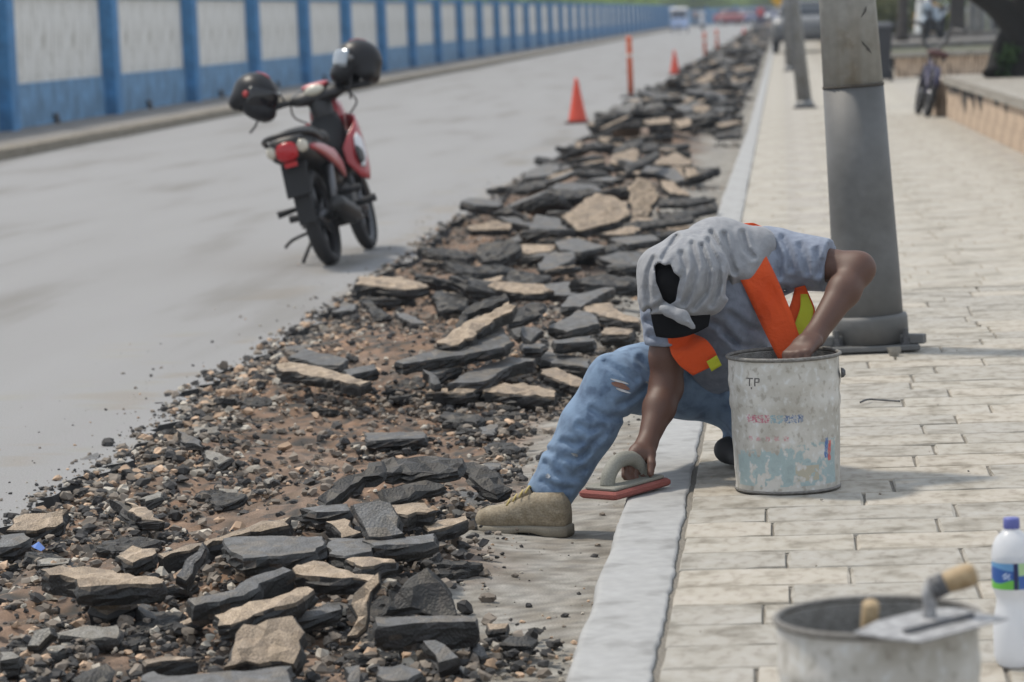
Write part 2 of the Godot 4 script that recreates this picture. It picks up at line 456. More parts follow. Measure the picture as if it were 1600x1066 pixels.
func build_pavers() -> void:
	var holder := Node3D.new(); holder.name = "paved_sidewalk"; add_child(holder)
	holder.set_meta("kind", "structure")
	var variants := []
	for w in [0.35, 0.41, 0.48]:
		for v in 3:
			var st := stool(-1)
			# top with worn, uneven edges
			var nx := 5; var L: float = w - 0.006; var D := 0.2105
			var loops := []
			for lv in [[-0.045, 0.0, 0.0], [-0.005, 0.0, 0.0], [0.0, 0.005, 1.0]]:
				var r := PackedVector3Array()
				var ins: float = lv[1]
				for k in nx: r.append(Vector3(lerpf(-L / 2 + ins, L / 2 - ins, float(k) / (nx - 1)), lv[0], D / 2 - ins))
				r.append(Vector3(L / 2 - ins, lv[0], 0))
				for k in nx: r.append(Vector3(lerpf(L / 2 - ins, -L / 2 + ins, float(k) / (nx - 1)), lv[0], -D / 2 + ins))
				r.append(Vector3(-L / 2 + ins, lv[0], 0))
				for k in r.size():
					r[k] += Vector3(rng.randf_range(-0.0025, 0.0025), rng.randf_range(-0.0012, 0.0012) * lv[2], rng.randf_range(-0.002, 0.002))
				loops.append(r)
			skin(st, loops, false, true)
			variants.append([w, mesh_of(st)])
	var z := -4.3
	var n := 0
	while z > -14.15:
		var x := -0.279
		var first := true
		while x < (0.75 if z > -7.5 else (1.0 if z > -11.0 else 1.35)):
			var pick: Array = variants[rng.randi_range(0, variants.size() - 1)]
			var w: float = pick[0]
			if first:
				var k := rng.randf_range(0.35, 1.0)
				var o := part("paver", pick[1], M.pavers[rng.randi_range(0, 3)], holder, Transform3D(Basis.from_scale(Vector3(k, 1, 1)), Vector3(x + w * k / 2, rng.randf_range(-0.0015, 0.001), z - 0.11)))
				x += w * k; first = false
			else:
				part("paver", pick[1], M.pavers[rng.randi_range(0, 3)], holder, Transform3D(Basis(Vector3(rng.randf_range(-1, 1), 0, rng.randf_range(-1, 1)).normalized(), 0.003), Vector3(x + w / 2, rng.randf_range(-0.002, 0.001), z - 0.11)))
				x += w
			n += 1
		z -= 0.22
	print("pavers ", n)
	# the rest of the paving to the right of the stones laid one by one
	var st2 := stool()
	quad_uv(st2, [Vector3(1.78, -0.004, 3), Vector3(6, -0.004, 3), Vector3(6, -0.004, -14.2), Vector3(1.78, -0.004, -14.2)], [Vector2(1.0, -1.7), Vector2(3.4, -1.7), Vector2(3.4, 8.1), Vector2(1.0, 8.1)])
	setting("pavement", mesh_of(st2), M.far_paving)

# ------------------------------------------------------------------ the blue and white wall across the street
func build_street_wall() -> void:
	var X := -11.15
	var t := thing("perimeter_wall", "long white street wall with blue pillars and blue base band across the road", "wall", Vector3(X, 0, 0))
	var top := 1.9; var band := 0.64
	# pillar depths read from the photograph's near pillars, then at the same pitch
	var zs := []
	var z := -36.7
	while z > -325.0:
		zs.append(z); z -= 7.03
	for i in zs.size():
		var zp: float = zs[i]
		var st := stool(-1)
		add_box(st, Vector3(0.42, top + 0.12, 0.42), Transform3D(Basis.IDENTITY, Vector3(0.1, (top + 0.12) / 2 - 0.02, zp)), 0.015)
		add_box(st, Vector3(0.5, 0.06, 0.5), Transform3D(Basis.IDENTITY, Vector3(0.1, top + 0.13, zp)), 0.01)
		part("pillar", mesh_of(st), M.wall_deep, t)
		if i < zs.size() - 1:
			var z1: float = zs[i + 1]
			var zc := (zp + z1) / 2; var len := zp - z1 - 0.42
			st = stool(-1)
			add_box(st, Vector3(0.18, top - band, len), Transform3D(Basis.IDENTITY, Vector3(-0.02, band + (top - band) / 2, zc)))
			part("panel", mesh_of(st), M.wall_white, t)
			st = stool(-1)
			add_box(st, Vector3(0.22, band + 0.02, len), Transform3D(Basis.IDENTITY, Vector3(0.0, band / 2 - 0.01, zc)), 0.01)
			part("base_band", mesh_of(st), M.wall_blue, t)
			st = stool(-1)
			add_box(st, Vector3(0.24, 0.1, len), Transform3D(Basis.IDENTITY, Vector3(0.0, top + 0.051, zc)), 0.01)
			part("coping", mesh_of(st), M.wall_blue, t)
			if i < 6:
				part("drain_spout", tube([Vector3(0.08, 0.12, zc + 0.4), Vector3(0.16, 0.12, zc + 0.4), Vector3(0.17, -0.005, zc + 0.4)], 0.045, 8), M.iron, t)

# ------------------------------------------------------------------ rubble
# T grey face up, U overturned (tan underside up), K black and crumbly, L pale and dusty.
# [kind, tilt towards the kerb's near end, thickness, lift, outline seen in the photograph, label]
var traced := [
	["T", 4, 0.055, 0.03, [349,841,420,837,503,838,507,848,492,861,420,868,380,872,362,862], "broad grey asphalt slab lying level with a straight long edge in the rubble"],
	["T", 42, 0.05, 0.03, [552,788,609,785,630,833,576,838], "grey square asphalt slab propped up steeply behind the level slabs"],
	["T", 3, 0.05, 0.02, [512,840,571,840,580,861,538,868,514,864], ""],
	["T", 2, 0.05, 0.03, [566,845,678,833,678,845,637,850,585,852], ""],
	["T", 10, 0.06, 0.05, [294,935,366,921,375,911,442,885,456,890,404,911,380,930,304,945], "long stepped grey asphalt slab with thick black broken front edge"],
	["U", 8, 0.05, 0.09, [457,887,490,876,585,899,576,906,462,895], ""],
	["U", 4, 0.05, 0.05, [540,871,599,871,618,876,566,885], ""],
	["U", 14, 0.05, 0.05, [335,961,480,916,490,921,480,928,360,975,340,975], "narrow tan overturned asphalt strip leaning over black lumps"],
	["U", 34, 0.06, 0.03, [380,975,456,960,475,987,458,1037,350,1042], "large tan gravelly overturned slab tipped up beside the narrow tan strip"],
	["U", 62, 0.05, 0.02, [568,914,590,895,592,911,557,992,542,994], "thin tan-faced asphalt slab standing on edge against the black heap"],
	["T", 4, 0.07, 0.05, [587,963,742,962,742,971,590,977], "thick black-edged asphalt slab at the foot of the black heap"],
	["K", 50, 0.07, 0.03, [609,921,666,887,704,935,713,959,604,954], "big black asphalt slab leaning back as a heap near the kerb"],
	["T", 8, 0.04, 0.04, [459,959,530,942,533,951,466,968], ""],
	["T", 12, 0.04, -0.04, [690,767,751,769,768,790,732,793], ""],
	["U", 8, 0.05, 0.06, [606,788,663,785,680,795,637,804,623,802], ""],
	["U", 8, 0.045, 0.03, [661,821,727,804,730,812,671,828], ""],
	["U", 15, 0.05, 0.02, [509,814,538,809,564,831,533,840], ""],
	["U", 10, 0.06, 0.03, [247,864,427,812,453,807,451,819,332,845,256,869], "long tan overturned asphalt slab lying across behind the level grey slab"],
	["K", 18, 0.06, 0.06, [497,775,545,742,595,718,600,735,560,752,510,784], ""],
	["K", 10, 0.06, 0.1, [595,718,665,711,722,715,715,735,600,738], "bent black asphalt sheet arched up beside the work boot"],
	["K", 20, 0.06, 0.04, [720,715,765,735,798,762,775,772,735,745], ""],
	["K", 25, 0.05, 0.05, [595,764,628,755,666,750,694,759,609,785], ""],
	["T", 5, 0.05, 0.03, [471,793,542,787,547,797,495,800], ""],
	["T", 2, 0.045, 0, [573,676,661,674,664,684,576,688], ""],
	["K", 6, 0.05, 0, [692,641,751,650,746,662,694,657], ""],
	["T", 5, 0.03, 0, [749,667,777,662,773,679,749,678], ""],
	["K", 6, 0.04, 0, [761,693,801,690,803,702,765,702], ""],
	["T", 4, 0.03, 0, [756,724,782,724,775,738,758,731], ""],
	["T", 6, 0.05, 0.02, [590,1042,628,1037,659,1049,637,1063,599,1061], ""],
	["T", 30, 0.05, 0.02, [538,1042,561,1039,561,1066,542,1066], ""],
	["T", 25, 0.05, 0.02, [661,1001,680,999,716,1027,685,1035], ""],
	["T", 10, 0.03, 0.01, [704,1037,727,1042,723,1051], ""],
	["T", 20, 0.03, 0.01, [735,1004,742,1001,761,1023,751,1027], ""],
	["U", 6, 0.04, 0.01, [761,973,794,973,789,982,765,982], ""],
	["K", 6, 0.04, 0.01, [784,990,837,997,827,1006,787,1001], ""],
	["T", 9, 0.05, 0.05, [617,565,735,531,780,504,799,535,787,542,630,569], "longest grey asphalt slab rising to a point in the main pile behind the worker"],
	["T", 6, 0.04, 0.02, [452,556,476,544,544,561,529,571,495,569], ""],
	["T", 6, 0.05, 0.03, [536,578,585,569,589,576,547,587], ""],
	["U", 7, 0.05, 0.04, [431,569,465,565,579,595,562,601,495,587,442,580], ""],
	["U", 16, 0.055, 0.07, [682,535,720,509,795,471,802,482,757,509,739,526,705,539], "tan overturned slab tilted up behind the longest grey slab"],
	["K", 25, 0.05, 0.09, [712,505,727,482,789,458,793,464,742,486,716,512], ""],
	["K", 15, 0.05, 0.08, [799,486,832,471,851,475,844,490,795,505], ""],
	["T", 6, 0.05, 0.05, [699,600,731,580,799,557,836,561,789,576,757,595], ""],
	["T", 5, 0.05, 0.04, [827,550,855,548,922,561,919,574,862,567], ""],
	["T", 10, 0.05, 0.05, [857,511,904,484,922,488,936,505,907,512,885,518], ""],
	["T", 4, 0.05, 0.03, [864,531,924,524,926,533,870,537], ""],
	["T", 35, 0.04, 0.03, [793,512,816,505,817,524,810,527], ""],
	["T", 30, 0.04, 0.03, [817,509,847,516,829,533,819,527], ""],
	["T", 6, 0.04, 0.03, [817,535,851,537,844,544,819,544], ""],
	["T", 8, 0.05, 0.04, [712,447,731,430,761,430,767,441,742,451], ""],
	["T", 8, 0.05, 0.05, [842,411,851,398,896,392,898,402,866,421,844,421], ""],
	["T", 4, 0.05, 0.05, [868,377,900,372,945,385,907,394,874,389], ""],
	["T", 10, 0.05, 0.05, [879,479,889,462,945,449,960,449,907,479], ""],
	["K", 10, 0.05, 0.05, [795,419,859,430,840,441,795,449], ""],
	["U", 60, 0.03, 0.03, [780,445,791,417,796,430,795,449], ""],
	["K", 10, 0.05, 0.03, [682,454,731,467,720,479,682,486], ""],
	["U", 5, 0.05, 0.04, [802,396,817,381,870,383,862,392], ""],
	["U", 5, 0.06, 0.02, [754,604,815,597,868,611,866,619,757,612], ""],
	["U", 8, 0.05, 0.04, [844,576,870,574,919,599,911,606,851,584], ""],
	["U", 4, 0.05, 0.02, [671,608,731,604,746,607,739,612,679,614], ""],
	["T", 8, 0.05, 0.03, [662,580,679,571,720,572,682,584], ""],
	["T", 25, 0.04, 0.02, [660,576,675,582,688,599,679,602], ""],
	["U", 6, 0.05, 0.07, [907,479,956,471,967,486,997,497,1001,505,964,497,915,486], ""],
	["U", 5, 0.06, 0.03, [945,511,990,514,982,522,941,520], ""],
	["T", 5, 0.03, 0.02, [617,490,630,488,666,505,645,505], ""],
	["T", 8, 0.05, 0.03, [519,486,544,473,559,475,551,486], ""],
	["K", 10, 0.05, 0.03, [562,467,577,469,611,492,585,494], ""],
	["K", 6, 0.05, 0.02, [579,447,604,445,607,452,581,456], ""],
	["T", 8, 0.05, 0.05, [966,407,979,394,988,402,986,411], ""],
	["T", 5, 0.05, 0.05, [945,428,967,421,994,430,964,434], ""],
	["T", 8, 0.05, 0.05, [902,439,926,432,960,441,930,445], ""],
	["U", 18, 0.06, 0.05, [877,337,931,301,966,310,981,316,983,335,959,347,906,360], "biggest tan overturned slab on the rubble strip, lying beside a standing tan slab"],
	["U", 40, 0.06, 0.07, [981,291,994,276,1019,285,1030,304,1016,322,1012,338,988,338,983,310], "rounded tan slab standing up against the biggest tan slab"],
	["T", 9, 0.05, 0.04, [828,357,838,335,900,344,903,354,888,360], ""],
	["T", 8, 0.05, 0.03, [773,335,803,332,825,344,803,351], ""],
	["K", 25, 0.05, 0.05, [770,333,794,322,822,335,825,344,803,332], ""],
	["T", 4, 0.05, 0.05, [950,372,1019,366,1031,374,981,382], ""],
	["U", 6, 0.05, 0.12, [1016,254,1053,238,1081,249,1078,257,1031,257], ""],
	["T", 10, 0.05, 0.09, [1000,268,1019,260,1053,263,1069,279,1059,285,1031,272], ""],
	["U", 10, 0.05, 0.06, [1031,282,1050,282,1078,304,1044,301], ""],
	["U", 10, 0.05, 0.06, [1066,260,1088,263,1094,272,1075,277], ""],
	["T", 4, 0.05, 0.05, [916,280,950,276,975,277,956,283], ""],
	["T", 10, 0.05, 0.06, [1034,166,1080,162,1083,174,1038,176], ""],
	["U", 6, 0.05, 0.07, [1006,188,1044,182,1050,191,1012,194], ""],
	["U", 12, 0.05, 0.07, [1053,188,1078,183,1081,194,1059,201], ""],
	["U", 4, 0.05, 0.08, [1120,193,1147,188,1162,191,1125,199], ""],
	["K", 8, 0.06, 0.04, [1114,210,1159,198,1156,212,1119,215], ""],
	["K", 10, 0.06, 0.08, [975,260,1025,235,1031,241,1012,251,981,268], ""],
	["K", 10, 0.06, 0.06, [1028,310,1103,307,1119,310,1069,319,1031,319], ""],
	["K", 10, 0.06, 0.04, [1031,335,1119,316,1119,326,1044,344], ""],
	["K", 12, 0.05, 0.04, [969,348,1081,337,1084,343,975,360], ""],
	["K", 10, 0.06, 0.05, [856,298,919,294,938,298,903,308,866,307], ""],
	["U", 7, 0.06, 0.03, [63,889,95,883,201,895,256,904,253,909,201,911,123,915,106,901], "wide tan overturned slab with a thick black front edge near the road edge"],
	["U", 8, 0.05, 0.01, [141,942,172,934,212,941,184,949,152,951], ""],
	["L", 6, 0.045, 0, [88,987,121,980,182,975,182,995,129,994,95,993], "pale dusty asphalt wedge lying on brown dirt near a small pale upright piece"],
	["L", 5, 0.045, 0, [29,1013,72,1007,134,1007,126,1013,69,1020,32,1016], ""],
	["L", 48, 0.04, 0.01, [43,1008,55,984,76,980,79,990,60,1008], "small pale asphalt piece standing upright behind the pale wedge"],
	["T", 8, 0.05, 0.02, [0,836,37,832,47,840,20,853,0,855], ""],
	["U", 24, 0.05, 0.02, [10,827,20,809,57,802,106,796,98,815,57,829], ""],
	["L", 3, 0.03, 0.01, [59,873,109,872,106,878,63,881], ""],
	["U", 12, 0.05, 0.02, [184,866,207,853,241,855,238,869,207,878], ""],
	["K", 12, 0.05, 0.02, [172,780,207,789,247,809,253,815,212,815], ""],
	["U", 5, 0.04, 0.045, [195,784,218,790,256,812,247,812,221,809], ""],
	["K", 20, 0.06, 0, [111,1063,135,1047,167,1036,168,1063], ""],
	["T", 6, 0.06, 0.05, [221,1056,240,1048,262,1056,380,1048,455,1040,458,1078,300,1090,230,1080], "grey asphalt slab in front of the large tipped tan slab"],
	["U", 4, 0.05, 0.03, [224,1031,253,1026,300,1026,276,1030,230,1036], ""],
	["T", 45, 0.05, 0.02, [275,900,316,847,320,857,290,907], ""],
	["L", 6, 0.05, 0, [0,1018,17,1016,30,1023,26,1028,0,1031], ""],
	["L", 6, 0.04, 0, [26,1050,63,1037,66,1044,32,1056], ""],
	["L", 8, 0.04, 0.01, [218,777,247,767,250,774,227,783], ""],
	["T", 8, 0.04, 0, [119,719,152,707,150,724,133,724], ""],
	["L", 4, 0.03, 0, [107,748,166,752,166,757,114,759], ""],
	["L", 4, 0.03, 0, [259,631,290,629,302,641,266,638], ""],
	["T", 15, 0.04, 0, [278,674,304,683,316,698,285,688], ""],
	["L", 6, 0.04, 0, [304,667,342,667,344,674,313,679], ""],
	["L", 6, 0.04, 0, [323,702,363,714,342,724,328,717], ""],
	["L", 6, 0.03, 0, [342,764,370,764,373,774,351,774], ""],
	["L", 10, 0.03, 0, [413,748,430,740,430,752,418,755], ""],
]
var slab_group := {"T": "grey slabs of broken asphalt", "U": "overturned tan slabs", "K": "black asphalt lumps", "L": "pale dusty fragments"}

func slab_label(kind: String, pos: Vector3, size: float, up: Vector3, box_size: Vector3) -> String:
	var ratio := maxf(box_size.x / box_size.y, box_size.y / box_size.x)
	var a := rad_to_deg(acos(clampf(absf(up.y), 0.0, 1.0)))
	var big := "small" if size < 0.22 else ("middle-sized" if size < 0.38 else "large")
	var lie := "flat-lying" if a < 7.0 else ("tilted" if a < 20.0 else "steeply propped")
	var what: String = {"T": "grey asphalt slab", "U": "tan overturned asphalt slab", "K": "black asphalt lump", "L": "pale dusty asphalt piece"}[kind]
	var side := "road-edge" if pos.x < -1.8 else ("kerb-side" if pos.x > -1.1 else "mid-strip")
	var by := "before the work boot" if pos.z > -9.8 else ("behind the work boot" if pos.z > -14.5 else ("opposite the parked motorcycle" if pos.z > -21.0 else ("between motorcycle and first cone" if pos.z > -32.0 else "beside the first traffic cone")))
	return "%s %s %s %s %s %s" % [big, side, "long" if ratio > 1.9 else ("oblong" if ratio > 1.35 else "squat"), lie, what, by]
func slab_colours(kind: String, v: float) -> Array:
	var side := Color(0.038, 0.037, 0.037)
	match kind:
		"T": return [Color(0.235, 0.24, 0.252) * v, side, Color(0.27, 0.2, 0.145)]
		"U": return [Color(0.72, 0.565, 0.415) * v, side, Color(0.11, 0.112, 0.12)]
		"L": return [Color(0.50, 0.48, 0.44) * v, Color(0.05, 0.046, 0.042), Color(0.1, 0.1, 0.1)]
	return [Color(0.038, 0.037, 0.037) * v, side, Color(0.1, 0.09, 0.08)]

# poly: outline in the slab's own plane (x, y); the upper face lies at z = 0 and the slab reaches down to -th
func slab_mesh(poly: PackedVector2Array, th: float, kind: String, seed_: int, step := 0.024) -> ArrayMesh:
	var r := RandomNumberGenerator.new(); r.seed = seed_
	if Geometry2D.is_polygon_clockwise(poly): poly.reverse()
	var jag := 0.004 if kind == "T" or kind == "L" else 0.006
	var o := PackedVector2Array()
	for i in poly.size():
		var a := poly[i]; var b := poly[(i + 1) % poly.size()]
		var n := maxi(1, int(a.distance_to(b) / step))
		var nor := (b - a).normalized().orthogonal()
		for k in n:
			var f := float(k) / n
			var off := 0.0 if k == 0 else r.randf_range(-jag, jag) + jag * 2.2 * nz2.get_noise_1d((f + i) * 1.1 + seed_ * 7.7)
			o.append(a.lerp(b, f) + nor * off)
	var inset := Geometry2D.offset_polygon(o, -0.004)
	var c := Vector2.ZERO
	for p in o: c += p
	c /= o.size()
	var cols := slab_colours(kind, r.randf_range(0.82, 1.16))
	var st := stool(-1)
	var tris := Geometry2D.triangulate_polygon(o)
	var up: float = 0.004 if kind != "T" else 0.0018
	var N := o.size()
	var lv0 := PackedVector3Array()
	var lvs := []
	var lev := 5
	for l in lev: lvs.append(PackedVector3Array())
	var crumbly := 0.011 if kind == "K" else 0.008
	for p in o:
		var d := (p - c).normalized()
		lv0.append(Vector3(p.x, p.y, up * nz.get_noise_2d(p.x * 14.0 + seed_, p.y * 14.0) - (r.randf() * 0.004 if kind != "T" else r.randf() * 0.002)))
		for l in lev:
			var f := (l + 1.0) / lev
			var bulge := sin(f * PI) * 0.006 - 0.012 * maxf(0.0, f - 0.6)
			var q := p + d * (bulge + r.randf_range(-crumbly, crumbly) * (0.4 if l == 0 else 1.0))
			lvs[l].append(Vector3(q.x, q.y, -th * clampf(f * 0.98 + r.randf_range(-0.08, 0.08), 0.05, 1.1)))
	# upper face: a net of points, rough where the underside shows
	var pts := o.duplicate()
	var zs := PackedFloat32Array()
	for p in lv0: zs.append(p.z)
	var amp: float = {"T": 0.0012, "U": 0.0035, "K": 0.005, "L": 0.002}[kind]
	var lo := o[0]; var hi := o[0]
	for p in o: lo = lo.min(p); hi = hi.max(p)
	var net := maxf(0.028, sqrt((hi - lo).x * (hi - lo).y) / 13.0)
	var bow := r.randf_range(-0.05, 0.05)
	var gy := lo.y
	while gy < hi.y:
		var gx := lo.x
		while gx < hi.x:
			var p := Vector2(gx + r.randf_range(-0.4, 0.4) * net, gy + r.randf_range(-0.4, 0.4) * net)
			if Geometry2D.is_point_in_polygon(p, o):
				var near := false
				for e in o:
					if e.distance_squared_to(p) < net * net * 0.16: near = true; break
				if not near:
					pts.append(p); zs.append(r.randfn(0.0, amp) + up * 1.5 * nz.get_noise_2d(p.x * 9.0 + seed_, p.y * 9.0))
			gx += net
		gy += net
	var del := Geometry2D.triangulate_delaunay(pts)
	for t in range(0, del.size(), 3):
		var ia := del[t]; var ib := del[t + 1]; var ic := del[t + 2]
		if not Geometry2D.is_point_in_polygon((pts[ia] + pts[ib] + pts[ic]) / 3.0, o): continue
		var a := Vector3(pts[ia].x, pts[ia].y, zs[ia]); var b := Vector3(pts[ib].x, pts[ib].y, zs[ib]); var d := Vector3(pts[ic].x, pts[ic].y, zs[ic])
		st.set_smooth_group(1 if kind == "T" or kind == "L" else -1)
		var dusty := smoothstep(0.0, 0.45, nz.get_noise_2d((pts[ia].x + pts[ib].x) * 4.0 + seed_ * 3.1, (pts[ia].y + pts[ic].y) * 4.0) + r.randf_range(-0.12, 0.12))
		st.set_color((cols[0] as Color).lerp(Color(0.36, 0.31, 0.25) if kind != "U" else Color(0.34, 0.27, 0.21), dusty * (0.35 if kind == "K" else 0.6)) * r.randf_range(0.85, 1.1))
		if (b - a).cross(d - a).z < 0.0: tri(st, b, a, d)
		else: tri(st, a, b, d)
	st.set_smooth_group(-1)
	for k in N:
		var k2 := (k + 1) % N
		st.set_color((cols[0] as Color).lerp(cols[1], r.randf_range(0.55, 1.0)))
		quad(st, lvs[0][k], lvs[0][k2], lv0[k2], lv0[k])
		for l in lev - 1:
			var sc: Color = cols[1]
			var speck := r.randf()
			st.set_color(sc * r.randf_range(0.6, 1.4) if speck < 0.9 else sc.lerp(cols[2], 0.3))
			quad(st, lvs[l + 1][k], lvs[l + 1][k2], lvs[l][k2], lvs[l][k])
	var lv3: PackedVector3Array = lvs[lev - 1]
	for t in range(0, tris.size(), 3):
		st.set_color(cols[2])
		var a := lv3[tris[t]]; var b := lv3[tris[t + 1]]; var d := lv3[tris[t + 2]]
		if (b - a).cross(d - a).z > 0.0: tri(st, a, d, b)
		else: tri(st, a, b, d)
	return mesh_of(st)

var crumb_spots := []
func build_rubble() -> void:
	var n := 0
	for d in traced:
		var px: Array = d[4]
		var kind: String = d[0]
		# the lowest outline point rests at ground + lift + thickness
		var low := 0
		for i in range(0, px.size(), 2):
			if px[i + 1] > px[low + 1]: low = i
		var y: float = BED + d[3] + d[2]
		var base := Vector3.ZERO
		for k in 4:
			base = at_y(px[low], px[low + 1], y)
			y = bed_h(base.x, base.z) + d[3] + d[2] * 0.85
		# plane through base, rising away from the camera by the tilt
		var tl := deg_to_rad(d[1])
		var nrm := Vector3(0, cos(tl), sin(tl)).normalized()
		var ax := Vector3.RIGHT; var ay := nrm.cross(ax)
		var poly := PackedVector2Array()
		var c := Vector3.ZERO
		var hits := []
		for i in range(0, px.size(), 2):
			var rd := ray(px[i], px[i + 1])
			var o := Vector3(0, CAM_H, 0)
			var t := (base - o).dot(nrm) / rd.dot(nrm)
			hits.append(o + rd * t); c += o + rd * t
		c /= hits.size()
		for h in hits: poly.append(Vector2((h - c).dot(ax), (h - c).dot(ay)))
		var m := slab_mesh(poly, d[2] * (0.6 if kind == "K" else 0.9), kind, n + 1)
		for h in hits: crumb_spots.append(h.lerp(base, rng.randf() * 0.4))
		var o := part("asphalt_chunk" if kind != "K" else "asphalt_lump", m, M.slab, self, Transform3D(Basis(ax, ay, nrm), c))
		if d[5]: tag(o, d[5], "asphalt slab")
		else: tag(o, slab_label(kind, c, sqrt(absf(m.get_aabb().size.x * m.get_aabb().size.y)), nrm, m.get_aabb().size), "asphalt slab", slab_group[kind])
		n += 1
	# loose slabs filling the strip, laid on one another
	var vars := {"T": [], "U": [], "K": []}
	for kind in vars:
		for v in 7:
			var poly := PackedVector2Array()
			var k := rng.randi_range(5, 8)
			var el := rng.randf_range(0.55, 0.85)
			for i in k:
				var a := TAU * (i + rng.randf_range(-0.3, 0.3)) / k
				var rr := rng.randf_range(0.75, 1.15)
				poly.append(Vector2(cos(a) * 0.19 * rr, sin(a) * 0.19 * el * rr))
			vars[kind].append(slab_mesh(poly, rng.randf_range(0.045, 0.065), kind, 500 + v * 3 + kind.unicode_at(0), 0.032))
	var spots := []
	for i in 125:
		var f := i / 125.0
		var z := -14.0 - 26.0 * pow(f, 1.25) - rng.randf() * 0.6
		var x := rng.randf_range(-2.15, -0.72) if z < -16.0 else rng.randf_range(-2.0, -0.75)
		if z > -19.5 and x < -1.75 and rng.randf() < 0.7: x = rng.randf_range(-1.6, -0.8)
		spots.append([x, z, rng.randf_range(0.65, 1.25)])
	for i in 20: # low fragments along the road edge close by
		var z := rng.randf_range(-7.6, -16.0)
		spots.append([rng.randf_range(-2.25, -2.0), z, rng.randf_range(0.18, 0.4)])
	for i in 10: # fragments under the near slabs
		var z := rng.randf_range(-6.6, -8.6)
		spots.append([rng.randf_range(-1.75, -0.95), z, rng.randf_range(0.3, 0.55)])
	for i in 70: # black crusts lying against the traced slabs
		var h: Vector3 = crumb_spots[rng.randi_range(0, crumb_spots.size() - 1)]
		if h.z < -14.0 or h.x > -0.85: continue
		spots.append([h.x + rng.randfn(0.0, 0.08), h.z + rng.randfn(0.0, 0.15), rng.randf_range(0.22, 0.5), "K"])
	for s in spots:
		var p := rng.randf()
		var kind: String = s[3] if s.size() > 3 else ("T" if p < 0.36 else ("U" if p < 0.66 else "K"))
		var m: Mesh = vars[kind][rng.randi_range(0, 6)]
		var sc: float = s[2]
		var lean := Basis(Vector3(rng.randf_range(-1, 1), 0, rng.randf_range(-1, 1)).normalized(), deg_to_rad(rng.randf_range(2, 24)))
		var b := lean * Basis(Vector3.UP, rng.randf() * TAU) * Basis(Vector3.RIGHT, -PI / 2)
		b = b.scaled_local(Vector3(sc, sc, clampf(sc, 0.55, 1.1)))
		var stack := rng.randf_range(0.03, 0.16) if sc > 0.6 else rng.randf_range(0.01, 0.03)
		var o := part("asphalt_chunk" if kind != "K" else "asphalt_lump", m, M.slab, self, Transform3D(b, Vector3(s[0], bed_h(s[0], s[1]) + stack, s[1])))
		tag(o, slab_label(kind, o.position, 0.33 * sc, b.z.normalized(), m.get_aabb().size), "asphalt slab", slab_group[kind])
	# farther along, slabs are too many and too small to count
	var mms := {}
	for kind in vars:
		for v in [0, 1, 2]:
			var list := []
			for i in 230:
				var z := -36.0 - 190.0 * pow(rng.randf(), 1.7)
				var sc := rng.randf_range(0.7, 1.5)
				var x := rng.randf_range(-2.1, -0.7)
				var b := Basis(Vector3(rng.randf_range(-1, 1), 0, rng.randf_range(-1, 1)).normalized(), deg_to_rad(rng.randf_range(3, 35))) * Basis(Vector3.UP, rng.randf() * TAU) * Basis(Vector3.RIGHT, -PI / 2)
				list.append(Transform3D(b.scaled_local(Vector3(sc, sc, 1.0)), Vector3(x, bed_h(x, z) + rng.randf_range(0.02, 0.2), z)))
			multi("distant_rubble", vars[kind][v], M.slab, list, [], "distant broken asphalt pieces heaped along the rubble strip")

func multi(called: String, m: Mesh, mat: Material, list: Array, cols: Array, label: String, cat := "rubble", parent: Node = self) -> MultiMeshInstance3D:
	var mm := MultiMesh.new()
	mm.transform_format = MultiMesh.TRANSFORM_3D
	mm.use_colors = not cols.is_empty()
	mm.mesh = m
	mm.instance_count = list.size()
	for i in list.size():
		mm.set_instance_transform(i, list[i])
		if not cols.is_empty(): mm.set_instance_color(i, cols[i])
	var o := MultiMeshInstance3D.new()
	o.name = numbered(called) if parent == self else called
	o.multimesh = mm; o.material_override = mat
	parent.add_child(o, true)
	if parent == self: tag(o, label, cat, "", "stuff")
	else: o.set_meta("kind", "stuff")
	return o

func stone_mesh(seed_: int) -> ArrayMesh:
	var r := RandomNumberGenerator.new(); r.seed = seed_
	var st := stool(-1)
	var rings := []
	for l in [[-0.75, 0.6], [-0.1, 1.0], [0.55, 0.75]]:
		var rg := PackedVector3Array()
		for k in 5:
			var a := -TAU * (k + r.randf_range(-0.3, 0.3)) / 5
			var rr: float = l[1] * r.randf_range(0.6, 1.35)
			rg.append(Vector3(cos(a) * rr, l[0] * r.randf_range(0.8, 1.2), sin(a) * rr * 0.8))
		rings.append(rg)
	skin(st, rings)
	return mesh_of(st)

